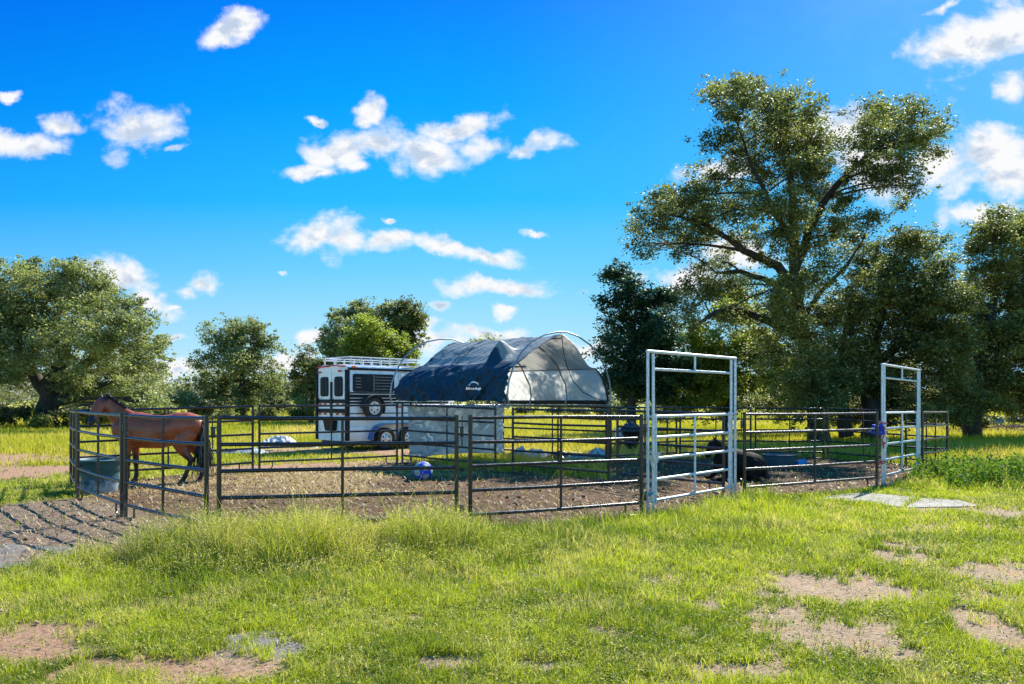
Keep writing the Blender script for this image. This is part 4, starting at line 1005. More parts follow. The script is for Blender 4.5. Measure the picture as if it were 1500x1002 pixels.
def build_horse():
    x0, d0 = P(225, 16.55).x, 16.55; z = gz(x0, d0)
    t = thing('horse', 'bay horse with black mane, tail and legs standing behind the blue tub', 'horse', (x0, d0, z), 0)
    b = MB()
    # torso sections: x, zc, half height, half width
    T = [(-.84,1.12,.10,.09),(-.78,1.11,.20,.15),(-.66,1.11,.28,.21),(-.5,1.10,.35,.245),(-.32,1.09,.375,.265),(-.1,1.06,.355,.29),(.15,1.05,.345,.30),(.38,1.09,.325,.29),(.58,1.14,.325,.28),(.76,1.16,.30,.26),(.9,1.15,.24,.20),(.99,1.13,.15,.12),(1.02,1.13,.06,.05)]
    b.tube([(x, 0, zc) for x, zc, h, w in T], [(h, w) for x, zc, h, w in T], 24, up=(0,0,1))
    # neck and head (head turned toward the camera, hanging a little)
    b.tube([(-.45,0,1.2),(-.62,-.005,1.30),(-.78,-.01,1.44),(-.90,-.02,1.57),(-.985,-.03,1.67),(-1.02,-.03,1.72)], [(.26,.15),(.25,.135),(.20,.105),(.15,.085),(.12,.075),(.07,.05)], 18, up=(1,0,.8))
    H = [((-1.00,.02,1.73),(.06,.07)),((-1.03,-.05,1.665),(.12,.10)),((-1.055,-.12,1.585),(.14,.105)),((-1.075,-.195,1.49),(.12,.09)),((-1.09,-.265,1.40),(.093,.070)),((-1.10,-.32,1.32),(.076,.062)),((-1.105,-.36,1.26),(.074,.064)),((-1.108,-.385,1.215),(.055,.053)),((-1.11,-.39,1.19),(.02,.02))]
    b.tube([p for p, r in H], [r for p, r in H], 18, up=(.55,.8,.2))
    for s in (-1, 1): # ears
        bx = Vector((-1.0+.0*s, 0, 1.73))+Vector((.055*s, .02*s, 0)); b.tube([bx, bx+Vector((.008*s, -.01, .05)), bx+Vector((.02*s-.01, -.01, .11)), bx+Vector((.02*s-.015, -.01, .15))], [(.028,.02),(.03,.02),(.02,.013),(.004,.004)], 8)
    for s in (-1, 1): # eye sockets
        e = Vector((-1.06, -.085, 1.575))+Vector((.8*.09*s, .35*.09*s, 0)); b.tube([e+Vector((0,0,.03)), e, e-Vector((0,0,.03))], [.012,.028,.012], 8)
    # front legs
    for y, dx in ((-.14, .0), (.13, .05)):
        b.tube([(-.50+dx*.3,y*.8,1.05),(-.51+dx*.5,y,.88),(-.50+dx,y,.74),(-.485+dx,y,.60),(-.48+dx,y,.46),(-.475+dx,y,.41),(-.475+dx,y,.34),(-.47+dx,y,.22),(-.47+dx,y,.14),(-.485+dx,y,.09),(-.50+dx,y,.05),(-.505+dx,y,.005)],
               [(.17,.10),(.15,.10),(.10,.08),(.078,.062),(.064,.054),(.066,.056),(.048,.042),(.044,.038),(.054,.046),(.046,.042),(.058,.054),(.070,.062)], 12, up=(1,0,0))
    # hind legs: near one forward, far one back
    for y, k in ((-.14, 0), (.14, 1)):
        if k == 0: pts = [(.74,y*.7,1.08),(.66,y,.90),(.60,y,.80),(.66,y,.68),(.76,y,.56),(.83,y,.48),(.81,y,.40),(.76,y,.27),(.71,y,.15),(.68,y,.09),(.655,y,.05),(.645,y,.005)]
        else: pts = [(.76,y*.7,1.08),(.76,y,.90),(.76,y,.80),(.84,y,.66),(.93,y,.53),(.975,y,.46),(.97,y,.38),(.955,y,.26),(.94,y,.14),(.92,y,.09),(.90,y,.05),(.89,y,.005)]
        b.tube(pts, [(.25,.14),(.21,.14),(.17,.12),(.125,.095),(.082,.066),(.072,.054),(.053,.043),(.045,.038),(.054,.046),(.046,.042),(.058,.054),(.070,.062)], 14, up=(1,0,.2))
    # muscle masses: shoulder blade, fore arm, ribs, haunch, jowl
    for sd in (-1, 1):
        b.tube([(-.40,sd*.17,1.34),(-.47,sd*.215,1.18),(-.54,sd*.20,1.0),(-.53,sd*.17,.90)], [(.04,.02),(.09,.045),(.10,.05),(.06,.04)], 12)
        b.tube([(-.30,sd*.245,1.0),(.05,sd*.275,.98),(.35,sd*.25,1.03)], [(.10,.02),(.15,.03),(.10,.02)], 12)
    me = sculpt(b, .0135, 9, 'horse_body'); co = np.empty(len(me.vertices)*3); me.vertices.foreach_get('co', co); co = co.reshape(-1, 3)
    leg = sstep(.66, .48, co[:,2]+.06*(fbm(co[:,0]*9, co[:,2]*9, co[:,1]*9, seed=5)-.5)*2)
    muz = sstep(-.31, -.36, co[:,1])*(co[:,0] < -.9); brow = (co[:,0] < -.9)*sstep(1.6, 1.72, co[:,2]); 
    at = me.attributes.new('points', 'FLOAT', 'POINT'); at.data.foreach_set('value', np.clip(leg+muz*.95+brow*.75+(co[:,2] > 1.78), 0, 1).astype(np.float32))
    me.materials.append(coat_mat('bay_coat', (.33,.066,.018), (.19,.038,.012)))
    body = bpy.data.objects.new('body', me); link(body, t)
    hair = simple('black_hair', (.010,.008,.008), (.022,.016,.014), 40, .45)
    strands(body, 'mane', [(-.98,.02,1.79),(-.86,.02,1.70),(-.72,.02,1.59),(-.58,.01,1.49),(-.46,.0,1.46)], [(.25,.75,.10),(.3,.8,.0),(.3,.8,-.1),(.3,.8,-.1),(.4,.8,-.1)], .22, .008, hair, 260, 3, sag=.8)
    strands(body, 'mane', [(-.98,-.0,1.80),(-.86,.0,1.715),(-.72,-.0,1.61),(-.58,-.0,1.51)], [(.3,-.15,.5)]*4, .085, .012, hair, 220, 4, sag=.3)
    strands(body, 'forelock', [(-1.0,-.04,1.77),(-1.03,-.05,1.76)], [(-.2,-.45,-.7)]*2, .24, .009, hair, 46, 5, sag=.2, jitter=.06)
    strands(body, 'tail', [(1.0,.0,1.24),(1.02,.0,1.20),(1.02,0,1.16)], [(.05,0,-.85)]*3, .90, .015, hair, 110, 6, sag=.12, jitter=.05)
    strands(body, 'tail', [(.98,.0,1.30),(1.02,.0,1.22)], [(.14,0,-.7)]*2, .40, .018, hair, 30, 7, sag=.4, jitter=.03)
    for s in (-1, 1):
        e = MB(); c = Vector((-1.06, -.09, 1.578))+Vector((.8*.098*s, .35*.098*s, -.0)); bm = bmesh.new(); bmesh.ops.create_uvsphere(bm, u_segments=12, v_segments=8, radius=.020)
        bm.verts.ensure_lookup_table(); e.addraw([v.co+c for v in bm.verts], [[v.index for v in f.verts] for f in bm.faces]); bm.free(); e.build('eye', M['glass'], body)
    hm = simple('hoof_horn', (.03,.024,.02), (.05,.04,.03), 20, .6)
    for (hx, hy) in ((-.505,-.14),(-.455,.13),(.645,-.14),(.89,.14)):
        h = MB(); h.lathe([(.066,-.005),(.064,.03),(.054,.062)], (hx-.005, hy, 0), 14); h.build('hoof', hm, body)
build_horse()
def build_lying():
    c = P(1084, 17.4); z = gz(c.x, c.y)-.02
    t = thing('horse', 'black horse lying in the shade behind the double posts of the first tall gate', 'horse', (c.x, c.y, z), R(6)); t.scale = (.9, .9, .9)
    b = MB()
    # rump right, shoulders left, barrel resting on the ground
    T = [(-.62,.45,.14,.12),(-.52,.47,.28,.22),(-.34,.46,.36,.29),(-.1,.42,.36,.33),(.15,.38,.345,.34),(.36,.34,.32,.33),(.50,.28,.26,.28),(.585,.23,.17,.19),(.61,.21,.07,.08)]
    b.tube([(x, 0, zc) for x, zc, h, w in T], [(h, w) for x, zc, h, w in T], 22, up=(0,0,1))
    b.tube([(-.38,.02,.66),(-.50,.03,.80),(-.60,.03,.90),(-.68,.02,.93)], [(.22,.13),(.17,.11),(.12,.085),(.08,.06)], 16, up=(1,0,.5))
    b.tube([(-.64,.02,.97),(-.69,-.02,.90),(-.75,-.06,.80),(-.81,-.10,.70),(-.86,-.13,.61),(-.88,-.14,.57)], [(.07,.07),(.11,.09),(.105,.08),(.078,.062),(.066,.056),(.03,.03)], 14, up=(1,0,.5))
    for s in (-1, 1): e = Vector((-.64,.02+.05*s,.99)); b.tube([e, e+Vector((.01,.005*s,.06)), e+Vector((.0,.01*s,.11))], [(.024,.018),(.024,.016),(.004,.004)], 8)
    # folded fore leg and hind leg on the near side, far fore leg tucked
    b.tube([(-.45,-.22,.34),(-.40,-.32,.17),(-.55,-.36,.09),(-.72,-.36,.07),(-.60,-.40,.05),(-.45,-.42,.04)], [(.12,.10),(.075,.065),(.055,.05),(.045,.045),(.035,.035),(.045,.045)], 12)
    b.tube([(.34,-.22,.36),(.22,-.36,.24),(.05,-.42,.16),(.22,-.42,.10),(.34,-.40,.07),(.20,-.44,.05),(.06,-.45,.045)], [(.22,.15),(.18,.11),(.10,.08),(.07,.06),(.055,.05),(.04,.035),(.05,.045)], 12)
    b.tube([(-.50,.18,.3),(-.62,.22,.10),(-.78,.2,.06)], [(.09,.08),(.06,.05),(.045,.045)], 10)
    me = sculpt(b, .015, 5, 'lying_horse_body'); co = np.empty(len(me.vertices)*3); me.vertices.foreach_get('co', co)
    at = me.attributes.new('points', 'FLOAT', 'POINT'); at.data.foreach_set('value', np.zeros(len(me.vertices), np.float32))
    me.materials.append(coat_mat('black_coat', (.008,.006,.005), (.014,.008,.006), rough=.8, spec=.15))
    body = bpy.data.objects.new('body', me); link(body, t); hair = bpy.data.materials['black_hair']
    strands(body, 'mane', [(-.66,.02,1.0),(-.55,.03,.94),(-.42,.02,.84)], [(.2,-.5,.3)]*3, .16, .008, hair, 70, 8, sag=.9)
    strands(body, 'tail', [(.58,.0,.32),(.60,.0,.28)], [(.10,-.5,-.45)]*2, .24, .012, hair, 40, 9, sag=.5, jitter=.06)
    for s in (-1, 1):
        e = MB(); cc = Vector((-.725,-.045,.86))+Vector((.02*s, .075*s, .0)); bm = bmesh.new(); bmesh.ops.create_uvsphere(bm, u_segments=12, v_segments=8, radius=.018)
        bm.verts.ensure_lookup_table(); e.addraw([v.co+cc for v in bm.verts], [[v.index for v in f.verts] for f in bm.faces]); bm.free(); e.build('eye', M['glass'], body)
build_lying()

# ------------------------------------------------------------------ tubs, ball, bin, debris
def build_tub():
    c = P(146, 14.75); z = gz(c.x, c.y)
    t = thing('water_tub', 'large teal blue tub with a dirty pale side, in the pen corner', 'tub', (c.x, c.y, z))
    m = simple('teal_plastic', (.012,.085,.095), (.008,.06,.075), 4, .6, 0, .2, 40, stretch=(1,1,.6))
    mo, tt, out = new_mat('stained_teal_plastic'); p = tt.add('ShaderNodeBsdfPrincipled'); tc = tt.add('ShaderNodeTexCoord'); sp = tt.add('ShaderNodeSeparateXYZ'); tt.link(tc.outputs['Object'], sp.inputs[0])
    n = tt.noise(tc.outputs['Object'], 7, 7, .7); n2 = tt.noise(tc.outputs['Object'], 30, 4, .7)
    f = tt.maprange(tt.math('ADD', tt.math('SUBTRACT', .24, sp.outputs[2]), tt.math('MULTIPLY', tt.math('SUBTRACT', n, .5), .9)), -.02, .16)
    col = tt.mix(tt.math('MULTIPLY', f, .75), (.012,.055,.085), (.33,.40,.44)); col = tt.mix(tt.math('MULTIPLY', tt.maprange(n2, .58, .68), f), col, (.12,.09,.06))
    tt.link(col, p.inputs['Base Color']); p.inputs['Roughness'].default_value = .5; tt.link(p.outputs[0], out.inputs[0])
    b = MB(); b.lathe([(.285,0),(.30,.02),(.315,.20),(.325,.36),(.325,.375)], sides=40, cap=False); b.build('lower_wall', mo, t)
    b = MB(); b.lathe([(.325,.372),(.352,.40),(.365,.50),(.385,.575),(.418,.60),(.425,.585),(.428,.61),(.405,.625),(.375,.60),(.35,.50),(.335,.39),(.30,.20),(.28,.04),(.01,.035)], sides=40, cap=False); b.build('rim', m, t)
    b = MB(); b.lathe([(.30,.28),(.01,.281)], sides=40, cap=False); b.build('water', simple('dark_water', (.01,.02,.02), (.012,.02,.022), 3, .05), t)
build_tub()
def build_ball():
    c = P(619.5, 17.0); r = .205; z = gz(c.x, c.y)
    bm = bmesh.new(); bmesh.ops.create_icosphere(bm, subdivisions=5, radius=r)
    ico = bmesh.new(); bmesh.ops.create_icosphere(ico, subdivisions=1, radius=1); rot = Matrix.Rotation(1.05, 3, 'X') @ Matrix.Rotation(.35, 3, 'Y'); dirs = [rot @ v.co.normalized() for v in ico.verts]; ico.free()
    me = bpy.data.meshes.new('play_ball')
    for f in bm.faces:
        cc = f.calc_center_median().normalized(); f.material_index = 1 if max(cc.dot(d) for d in dirs) > .93 else 0; f.smooth = True
    bm.to_mesh(me); bm.free(); me.materials.append(simple('blue_ball', (.008,.05,.50), (.008,.035,.38), 6, .7, c3=(.10,.11,.2), s3=9)); me.materials.append(simple('pale_patch', (.33,.40,.34), (.24,.30,.28), 12, .6))
    o = bpy.data.objects.new('play_ball', me); link(o); o.location = (c.x, c.y, z+r-.01); tag(o, 'blue ball with pale five-sided patches lying on the pen floor', 'ball')
build_ball()
def build_trough():
    c = P(1142, 20.3); z = gz(c.x, c.y)
    t = thing('water_trough', 'low round blue water trough in the shade behind the lying black horse', 'trough', (c.x, c.y, z))
    m = simple('dull_blue_plastic', (.035,.085,.11), (.025,.065,.09), 5, .7)
    b = MB(); b.lathe([(.33,0),(.35,.02),(.40,.32),(.43,.34),(.43,.37),(.40,.375),(.37,.33),(.33,.05),(.01,.04)], sides=36, cap=False); b.build('shell', m, t)
    b = MB(); b.lathe([(.375,.28),(.01,.281)], sides=36, cap=False); b.build('water', bpy.data.materials['dark_water'], t)
    c = P(1173, 20.8); z = gz(c.x, c.y); t = thing('bucket', 'small bright blue bucket lying near the low water trough', 'bucket', (c.x, c.y, z+.10), .3)
    rot = Matrix.Rotation(R(82), 3, 'Y'); b = MB(); b.lathe([(.085,-.12),(.105,.10),(.112,.10),(.112,.12),(.10,.12),(.08,-.10),(.01,-.105)], sides=24, rot=rot, cap=False); b.build('pail', simple('bright_blue_plastic', (.02,.26,.55), (.015,.2,.45), 9, .4), t)
    b = MB(); b.tube([rot @ Vector((math.cos(a)*.112, math.sin(a)*.112, .10-.06*math.sin(a))) for a in np.linspace(0, math.pi, 12)], .004, 6); b.build('handle', M['galv'], t)
build_trough()
def heap(name, px, d, rx, ry, h, mat, label, cat, seed=0, lift=0, rough=.5, n=46, rot=0.0, fr=2.2, group=None):
    """draped or crumpled sheet heap as a closed mesh"""
    c = P(px, d); z = gz(c.x, c.y); th = np.linspace(0, 2*np.pi, n*2, endpoint=False); rr = np.linspace(0, 1, n)
    TH, RR = np.meshgrid(th, rr, indexing='ij')
    ed = 1+.28*(fbm(np.cos(TH)*1.6+seed, np.sin(TH)*1.6, seed=seed+100)-.5)*2
    X = np.cos(TH)*RR*rx*ed; Y = np.sin(TH)*RR*ry*ed
    f = fbm(X/rx*fr+seed*3, Y/ry*fr, seed=seed+7); g = 1-np.abs(fbm(X/rx*fr*1.7, Y/ry*fr*1.2+seed, seed=seed+9)*2-1)*2
    Z = h*(1-RR**2.2)*(.45+.75*f+rough*.6*g)+.01; Z = np.where(RR > .999, -.04, np.maximum(Z, .012))
    V = np.stack([X, Y, Z], -1).reshape(-1, 3); idx = np.arange(len(th)*n).reshape(len(th), n); i2 = np.roll(idx, -1, axis=0)
    q = np.stack([idx[:, :-1], idx[:, 1:], i2[:, 1:], i2[:, :-1]], -1).reshape(-1, 4)
    o = np_mesh(name, V, quads=q, mat=mat, smooth=True); o.location = (c.x, c.y, z+lift); o.rotation_euler[2] = rot; return tag(o, label, cat, group)
M['white_plastic_sheet'] = cloth_mat('white_plastic_sheet', (.50,.50,.51), (.38,.38,.41), .1, .5)
M['black_plastic'] = cloth_mat('black_plastic', (.012,.012,.015), (.03,.03,.035), 0, .35)
M['feed_bag'] = cloth_mat('printed_feed_bag', (.66,.62,.60), (.50,.40,.36), .1, .5)
M['grey_cloth'] = cloth_mat('grey_blue_cloth', (.34,.38,.42), (.20,.24,.28), .0, .7)
heap('plastic_sheet', 408, 27.5, .75, .6, .34, M['white_plastic_sheet'], 'white sheet heaped on the grass left of the trailer', 'sheet', 1, n=40)
heap('plastic_sheet', 446, 26.6, .45, .35, .12, M['white_plastic_sheet'], 'flat scrap of white sheet beside the trailer tail', 'sheet', 12, n=30)
heap('plastic_sheet', 365, 24.2, .5, .45, .14, M['grey_cloth'], 'grey crumpled sheet in the scrap left behind the back fence', 'sheet', 2, n=36)
heap('plastic_sheet', 340, 24.6, .55, .4, .10, M['black_plastic'], 'dark crumpled sheet at the left end of the scrap behind the fence', 'sheet', 3, n=36)
heap('plastic_sheet', 762, 23.4, .22, .25, .26, M['white_plastic_sheet'], 'white crumpled sheet at the foot of the shelter pen, leftmost of the heap', 'sheet', 4, n=30)
heap('feed_bag', 784, 22.7, .42, .30, .24, M['feed_bag'], 'pale feed bag lying in the rubbish behind the inner fence', 'feed bag', 5, n=34)
heap('dark_blanket', 822, 22.4, .50, .35, .20, M['black_plastic'], 'dark blanket crumpled right of the pale feed bag', 'blanket', 6, n=34)
heap('dark_blanket', 846, 22.0, .40, .30, .16, M['grey_cloth'], 'grey crumpled blanket between the dark blanket and the pale plastic pile', 'blanket', 7, n=34)
heap('plastic_sheet', 876, 22.3, .38, .30, .26, simple('teal_white_plastic', (.55,.62,.62), (.16,.24,.24), 9, .5, bump=.5, detail=7), 'whitish teal crumpled plastic left of the black bin', 'sheet', 8, n=36, fr=3.6, rough=.9)
heap('dirt_pile', 812, 19.6, .34, .26, .13, simple('dark_muck', (.05,.032,.024), (.09,.06,.04), 14, .95, bump=.9, bscale=30), 'small pile of dark muck on the shaded pen floor', 'dirt pile', 9, n=34, fr=4)
heap('dirt_pile', 930, 21.2, .30, .26, .12, bpy.data.materials['dark_muck'], 'small reddish dark pile below the black bin', 'dirt pile', 10, n=30, fr=4)
for i, (a, b_, z) in enumerate((((300,23.9),(345,23.6),.05), ((352,24.6),(394,24.9),.10), ((350,24.2),(400,24.4),.05))):
    pa, pb = P(*a), P(*b_); zz = gz(pa.x, pa.y)
    rod('scrap_pipe', [(pa.x, pa.y, zz+z), (pb.x, pb.y, zz+z+.03)], .022, M['galv'], ['grey pipe lying leftmost in the scrap behind the back fence', 'grey pipe lying farthest back in the scrap left of the trailer', 'grey pipe lying nearest the fence in the scrap left of the trailer'][i], 'pipe', 'scrap pipes behind the back fence')
def build_bin():
    c = P(925, 23.9); z = gz(c.x, c.y); t = thing('rubbish_bin', 'black tapered bin overflowing with a black bag, seen left of the first tall gate', 'bin', (c.x, c.y, z))
    b = MB(); b.lathe([(.13,.25),(.20,.38),(.27,.62),(.31,.80),(.33,.82),(.33,.85),(.30,.85),(.26,.62)], sides=28, cap=False); b.lathe([(.13,.25),(.01,.25)], sides=28, cap=False); b.build('bin_shell', M['black_paint'], t)
    for a in (30, 150, 270): MB().tube([(math.cos(R(a))*.13, math.sin(R(a))*.13, .27), (math.cos(R(a))*.20, math.sin(R(a))*.20, 0)], .018, 8).build('leg', M['rail'], t)
    h = heap('bag', 925, 23.9, .36, .32, .22, M['black_plastic'], None, None, 14, n=30); h.parent = t; h.location = (0, 0, .80)
    for k in ('label', 'category', 'group'):
        if k in h: del h[k]
    c = P(917, 25.0); z = gz(c.x, c.y); t = thing('cool_box', 'pale blue and white cool box standing behind the black bin', 'cool box', (c.x, c.y, z), .2)
    b = MB(); b.box((0,0,.62), (.62,.42,.26), bev=.03); b.build('box', simple('pale_blue_plastic', (.45,.55,.68), (.25,.38,.60), 5, .5, c3=(.6,.62,.62), s3=6), t)
    b = MB(); b.box((0,0,.785), (.66,.46,.06), bev=.02); b.build('lid', M['white_paint'], t)
    [MB().box((x,y,.228), (.05,.05,.456)).build('leg', M['rail'], t) for x in (-.26,.26) for y in (-.16,.16)]; MB().box((0,0,.472), (.6,.4,.03)).build('stand_top', M['rail'], t)
build_bin()

# ------------------------------------------------------------------ trees and bushes
M['oak_leaf'] = leaf_mat('oak_leaves', (.058,.076,.026), (.235,.25,.085), (.44,.43,.20), .42, .55, .3)
M['oak_leaf_left'] = leaf_mat('grey_green_oak_leaves', (.12,.145,.058), (.32,.34,.155), (.52,.52,.32), .40, .55, .3)
M['lime_leaf'] = leaf_mat('yellow_green_leaves', (.12,.16,.028), (.31,.35,.065), (.50,.50,.14), .48, .5, .3)
M['teal_leaf'] = leaf_mat('dark_bluish_leaves', (.020,.062,.040), (.055,.12,.060), (.17,.22,.08), .32, .55, .3, (1,1.1,.8))
M['scrub_leaf'] = leaf_mat('dusty_scrub_leaves', (.085,.10,.040), (.17,.175,.085), (.27,.25,.15), .35, .55, .3)
def qbez(a, b, c, n=7): return [a*(1-t)**2+b*2*t*(1-t)+c*t*t for t in [i/n for i in range(n+1)]]
def tree(name, label, cat, base, d, blobs, nclus, mat, trunk_r=.25, trunk_path=None, limbs=None, group=None, Lk=.0037, per=11, seed=1, depth=.75, tz=None, gap=.42, twigs=18, clump=.33, dens=3.0, clumpr=.0125, leafn=85):
    rng = np.random.default_rng(seed); rnd = random.Random(seed); rs = FPX
    bx, by = P(base[0], d).x, d; z = gz(bx, by); org = Vector((bx, by, z))
    t = thing(name, label, cat, org, 0, group); k = d/FPX
    cxs = [W(b[0], b[1], d) for b in blobs]; cx = sum(c.x for c in cxs)/len(cxs); half = max(abs(c.x-cx) for c in cxs)+.1
    B = []
    for b in blobs:
        r = b[2]*k; w = W(b[0], b[1], d); dd = b[3]*k if len(b) > 3 else None
        if dd is None:
            lim = depth*math.sqrt(max(0, 1-((w.x-cx)/(half*1.15))**2))*half; dd = rnd.uniform(-1, 1)*lim
        f = (d+dd)/d; w = W(b[0], b[1], d+dd); B.append((w-org, r*f))
    # fill copies in depth so that the crown has body seen from any side
    ext = []
    for (w, r) in B:
        if half > r*1.2 and rnd.random() < .40:
            f = 1; dd = -math.copysign(rnd.uniform(.4, 1.0)*depth*half*.8, w.y)
            s = (w.y+dd+org.y)/(w.y+org.y); p = Vector(((w.x+org.x)*s-org.x, w.y+dd, (w.z+org.z-EYE)*s+EYE-org.z)); ext.append((p, r*s*.9))
    AB = B+ext; CL = []; SG = []; rc = clumpr*d
    for (w, r) in AB:
        m = max(4, int(dens*(r/rc)**2)); dr = rng.normal(0, 1, (m, 3)); dr /= np.linalg.norm(dr, axis=1)[:, None]
        rad = r*(.25+.85*rng.uniform(0, 1, m)**.6)*(1+.5*(fbm(dr[:,0]*2.6+w.x, dr[:,1]*2.6+w.y, dr[:,2]*2.6+w.z, seed=seed, o=2)-.5)*2)
        p = np.array(w)+dr*rad[:, None]*np.array([1, 1, .86]); p[:, 2] = np.maximum(p[:, 2], .25+rc*.4*rng.uniform(0, 1, m))
        CL.append(p); SG.append(rc*rng.uniform(.28, .72, m))
    C = np.concatenate(CL); S_ = np.concatenate(SG); L = Lk*d; per = max(6, int(leafn))
    # each clump is a spray of leaves; the sprays carry ragged tips of their own
    tip = C+rng.normal(0, 1, C.shape)*np.array([1, 1, .7])*(rc*.85); S2 = S_*.45; nt = max(3, per//4)
    V1, n1 = leaves_np(C, per, S_, L, rng, .6); V2, n2 = leaves_np(tip, nt, S2, L, rng, .6); V = np.concatenate([V1, V2]); n = n1+n2
    ct = fbm(C[:,0]*.45, C[:,1]*.45, C[:,2]*.45, seed=seed+9)+rng.normal(0, .10, len(C)); cn = np.concatenate([np.repeat(ct, per), np.repeat(ct+.05, nt)])
    tint = np.clip((cn-.5)*2.4+.45+rng.normal(0, .30, n), 0, 1); dry = (rng.uniform(0, 1, n) < .09)*rng.uniform(.3, 1, n)
    np_mesh('crown', V, quads=np.arange(n)[:, None]*4+np.arange(4), mat=mat, parent=t, attrs={'tint': np.repeat(tint, 4), 'dry': np.repeat(dry, 4)})
    # wood
    tb = MB(); nodes = []
    paths = trunk_path or [[(base[0], None, trunk_r*1.0), ((base[0]*.5+750*.5+.5*(cx*FPX/d)), None, trunk_r)]]
    if trunk_path is None:
        top = max(B, key=lambda q: q[0].z)[0]; cm = Vector((cx-org.x, 0, top.z*.78))
        pts = qbez(Vector((0,0,-.15)), Vector((rnd.uniform(-.3,.3), 0, top.z*.4)), cm, 9); rad = [trunk_r*(1.35 if i == 0 else 1)*(1-.82*i/9) for i in range(10)]
        tb.tube(pts, rad, 9); nodes += list(zip(pts[2:], rad[2:]))
    else:
        for path in trunk_path:
            pts = [W(px, py, d+(q[0] if q else 0))-org for px, py, r, *q in path]; rad = [q[2] for q in path]
            if path is trunk_path[0]: pts[0].z = -.2
            P2 = []; R2 = []
            for i in range(len(pts)-1):
                for s in range(4):
                    f = s/4; P2.append(pts[i].lerp(pts[i+1], f)+Vector((rnd.gauss(0,1), rnd.gauss(0,1), rnd.gauss(0,1)))*rad[i]*.12*(i+f > 0)); R2.append((rad[i]*(1-f)+rad[i+1]*f)*rnd.uniform(.93, 1.07))
            P2.append(pts[-1]); R2.append(rad[-1]); tb.tube(P2, R2, 10); nodes += list(zip(P2[2:], R2[2:]))
    for (w, r) in AB:
        cand = [q for q in nodes if q[0].z < w.z+.1*r] or nodes
        a, ra = min(cand, key=lambda q: (q[0]-w).length+.4*abs(q[0].z-w.z)); ln = (w-a).length
        mid = a.lerp(w, .5)+Vector((rnd.gauss(0, .1), rnd.gauss(0, .1), .12))*ln; r0 = min(ra*.6, trunk_r*.22, .012+.013*ln)
        pts = qbez(a, mid, w, 7); rad = [r0*(1-.75*i/7) for i in range(8)]; tb.tube(pts, rad, 6); 
        nodes += [(p, q) for p, q in list(zip(pts, rad))[3:6:2]]
        for _ in range(twigs):
            s = pts[rnd.randint(3, 7)]; dv = Vector((rnd.gauss(0,1), rnd.gauss(0,1), rnd.gauss(0,.8))).normalized(); e = w+dv*r*rnd.uniform(.6, 1.0); e.z = max(e.z, .2)
            m2 = s.lerp(e, .5)+Vector((rnd.gauss(0,.12), rnd.gauss(0,.12), rnd.gauss(0,.12)))*r; pp = qbez(s, m2, e, 4); w0 = max(.006, r0*.28); tb.tube(pp, [w0*(1-.7*i/4) for i in range(5)], 4, cap=False)
    tb.build('trunk', M['bark'], t, angle=80); return t

tree('oak_tree', 'broad rounded oak tree at the left edge beyond the meadow', 'tree', (70,622), 46,
     [(20,425,44),(75,415,38),(125,425,40),(165,455,40),(60,470,60),(130,495,60),(195,490,40),(212,535,34),(20,500,60),(-30,470,60),(165,550,48),(205,575,36),(60,535,40),(120,565,32),(10,550,24),(222,592,18),(-60,520,60),(40,400,20),(100,396,18),(228,510,16),(165,592,24),(195,600,14)],
     7600, M['oak_leaf_left'], .62, [[(66,640,.72),(68,600,.60),(78,560,.46),(95,520,.32),(110,470,.16)],[(72,585,.42),(45,540,.30),(15,490,.2),(-10,450,.1)],[(74,580,.40),(110,545,.28),(150,510,.18),(185,490,.08)],[(72,590,.34),(115,575,.22),(160,560,.12)]], seed=3, dens=4.9, clumpr=.0095, Lk=.0032)
tree('oak_tree', 'open airy oak tree standing alone between the left oak and the trailer', 'tree', (352,612), 66,
     [(345,488,22),(318,498,26),(378,500,24),(300,530,20),(350,525,32),(398,508,12),(388,548,28),(318,560,32),(360,575,34),(398,580,22),(300,583,30),(345,600,24),(372,480,14),(402,560,14)],
     3200, M['oak_leaf_left'], .40, seed=4, dens=3.8, clumpr=.0080, Lk=.0029)
tree('tree', 'small dark ragged tree just left of the trailer rear', 'tree', (455,606), 52,
     [(452,512,9),(447,530,14),(458,545,18),(440,560,17),(465,565,20),(430,578,10),(455,590,22),(470,535,12),(480,560,16),(432,548,7)], 1700, M['oak_leaf'], .2, seed=5, dens=4.2, clumpr=.0070, Lk=.0029, leafn=60)
tree('tree', 'rounded mid green tree with a dark left edge, directly above the trailer roof', 'tree', (530,606), 60,
     [(500,466,18),(522,456,15),(484,488,16),(545,462,18),(508,488,26),(496,512,24),(535,480,28),(555,500,26),(540,540,34),(495,540,24),(478,505,10)], 2300, M['oak_leaf_left'], .35, seed=6, dens=5, clumpr=.0070, Lk=.0029, leafn=60)
tree('tree', 'light yellow green tree in front of the taller trees above the trailer', 'tree', (545,606), 54,
     [(535,470,16),(555,488,22),(578,500,18),(530,495,22),(598,518,16),(555,512,26),(515,505,14),(510,520,12),(550,545,34),(590,545,22),(540,520,24)], 1500, M['lime_leaf'], .2, seed=7, dens=4.5, clumpr=.0070, Lk=.0029, leafn=60)
tree('tree', 'darker open tree reaching right above the gap between trailer and shelter', 'tree', (592,606), 58,
     [(568,455,16),(590,453,16),(606,460,15),(617,468,9),(614,480,9),(600,480,18),(580,475,20),(572,490,16),(602,505,14),(592,530,18),(600,560,24),(585,500,16),(612,495,7)], 1300, M['oak_leaf'], .28, seed=8, dens=4.6, clumpr=.0070, Lk=.0029, leafn=60)
tree('tree', 'small distant treetop showing just over the shelter ridge', 'tree', (716,600), 95,
     [(718,496,7),(703,502,8),(732,504,8),(690,508,7),(716,520,16),(716,550,20)], 420, M['oak_leaf_left'], .25, seed=9, clumpr=.006, Lk=.0028, leafn=50)
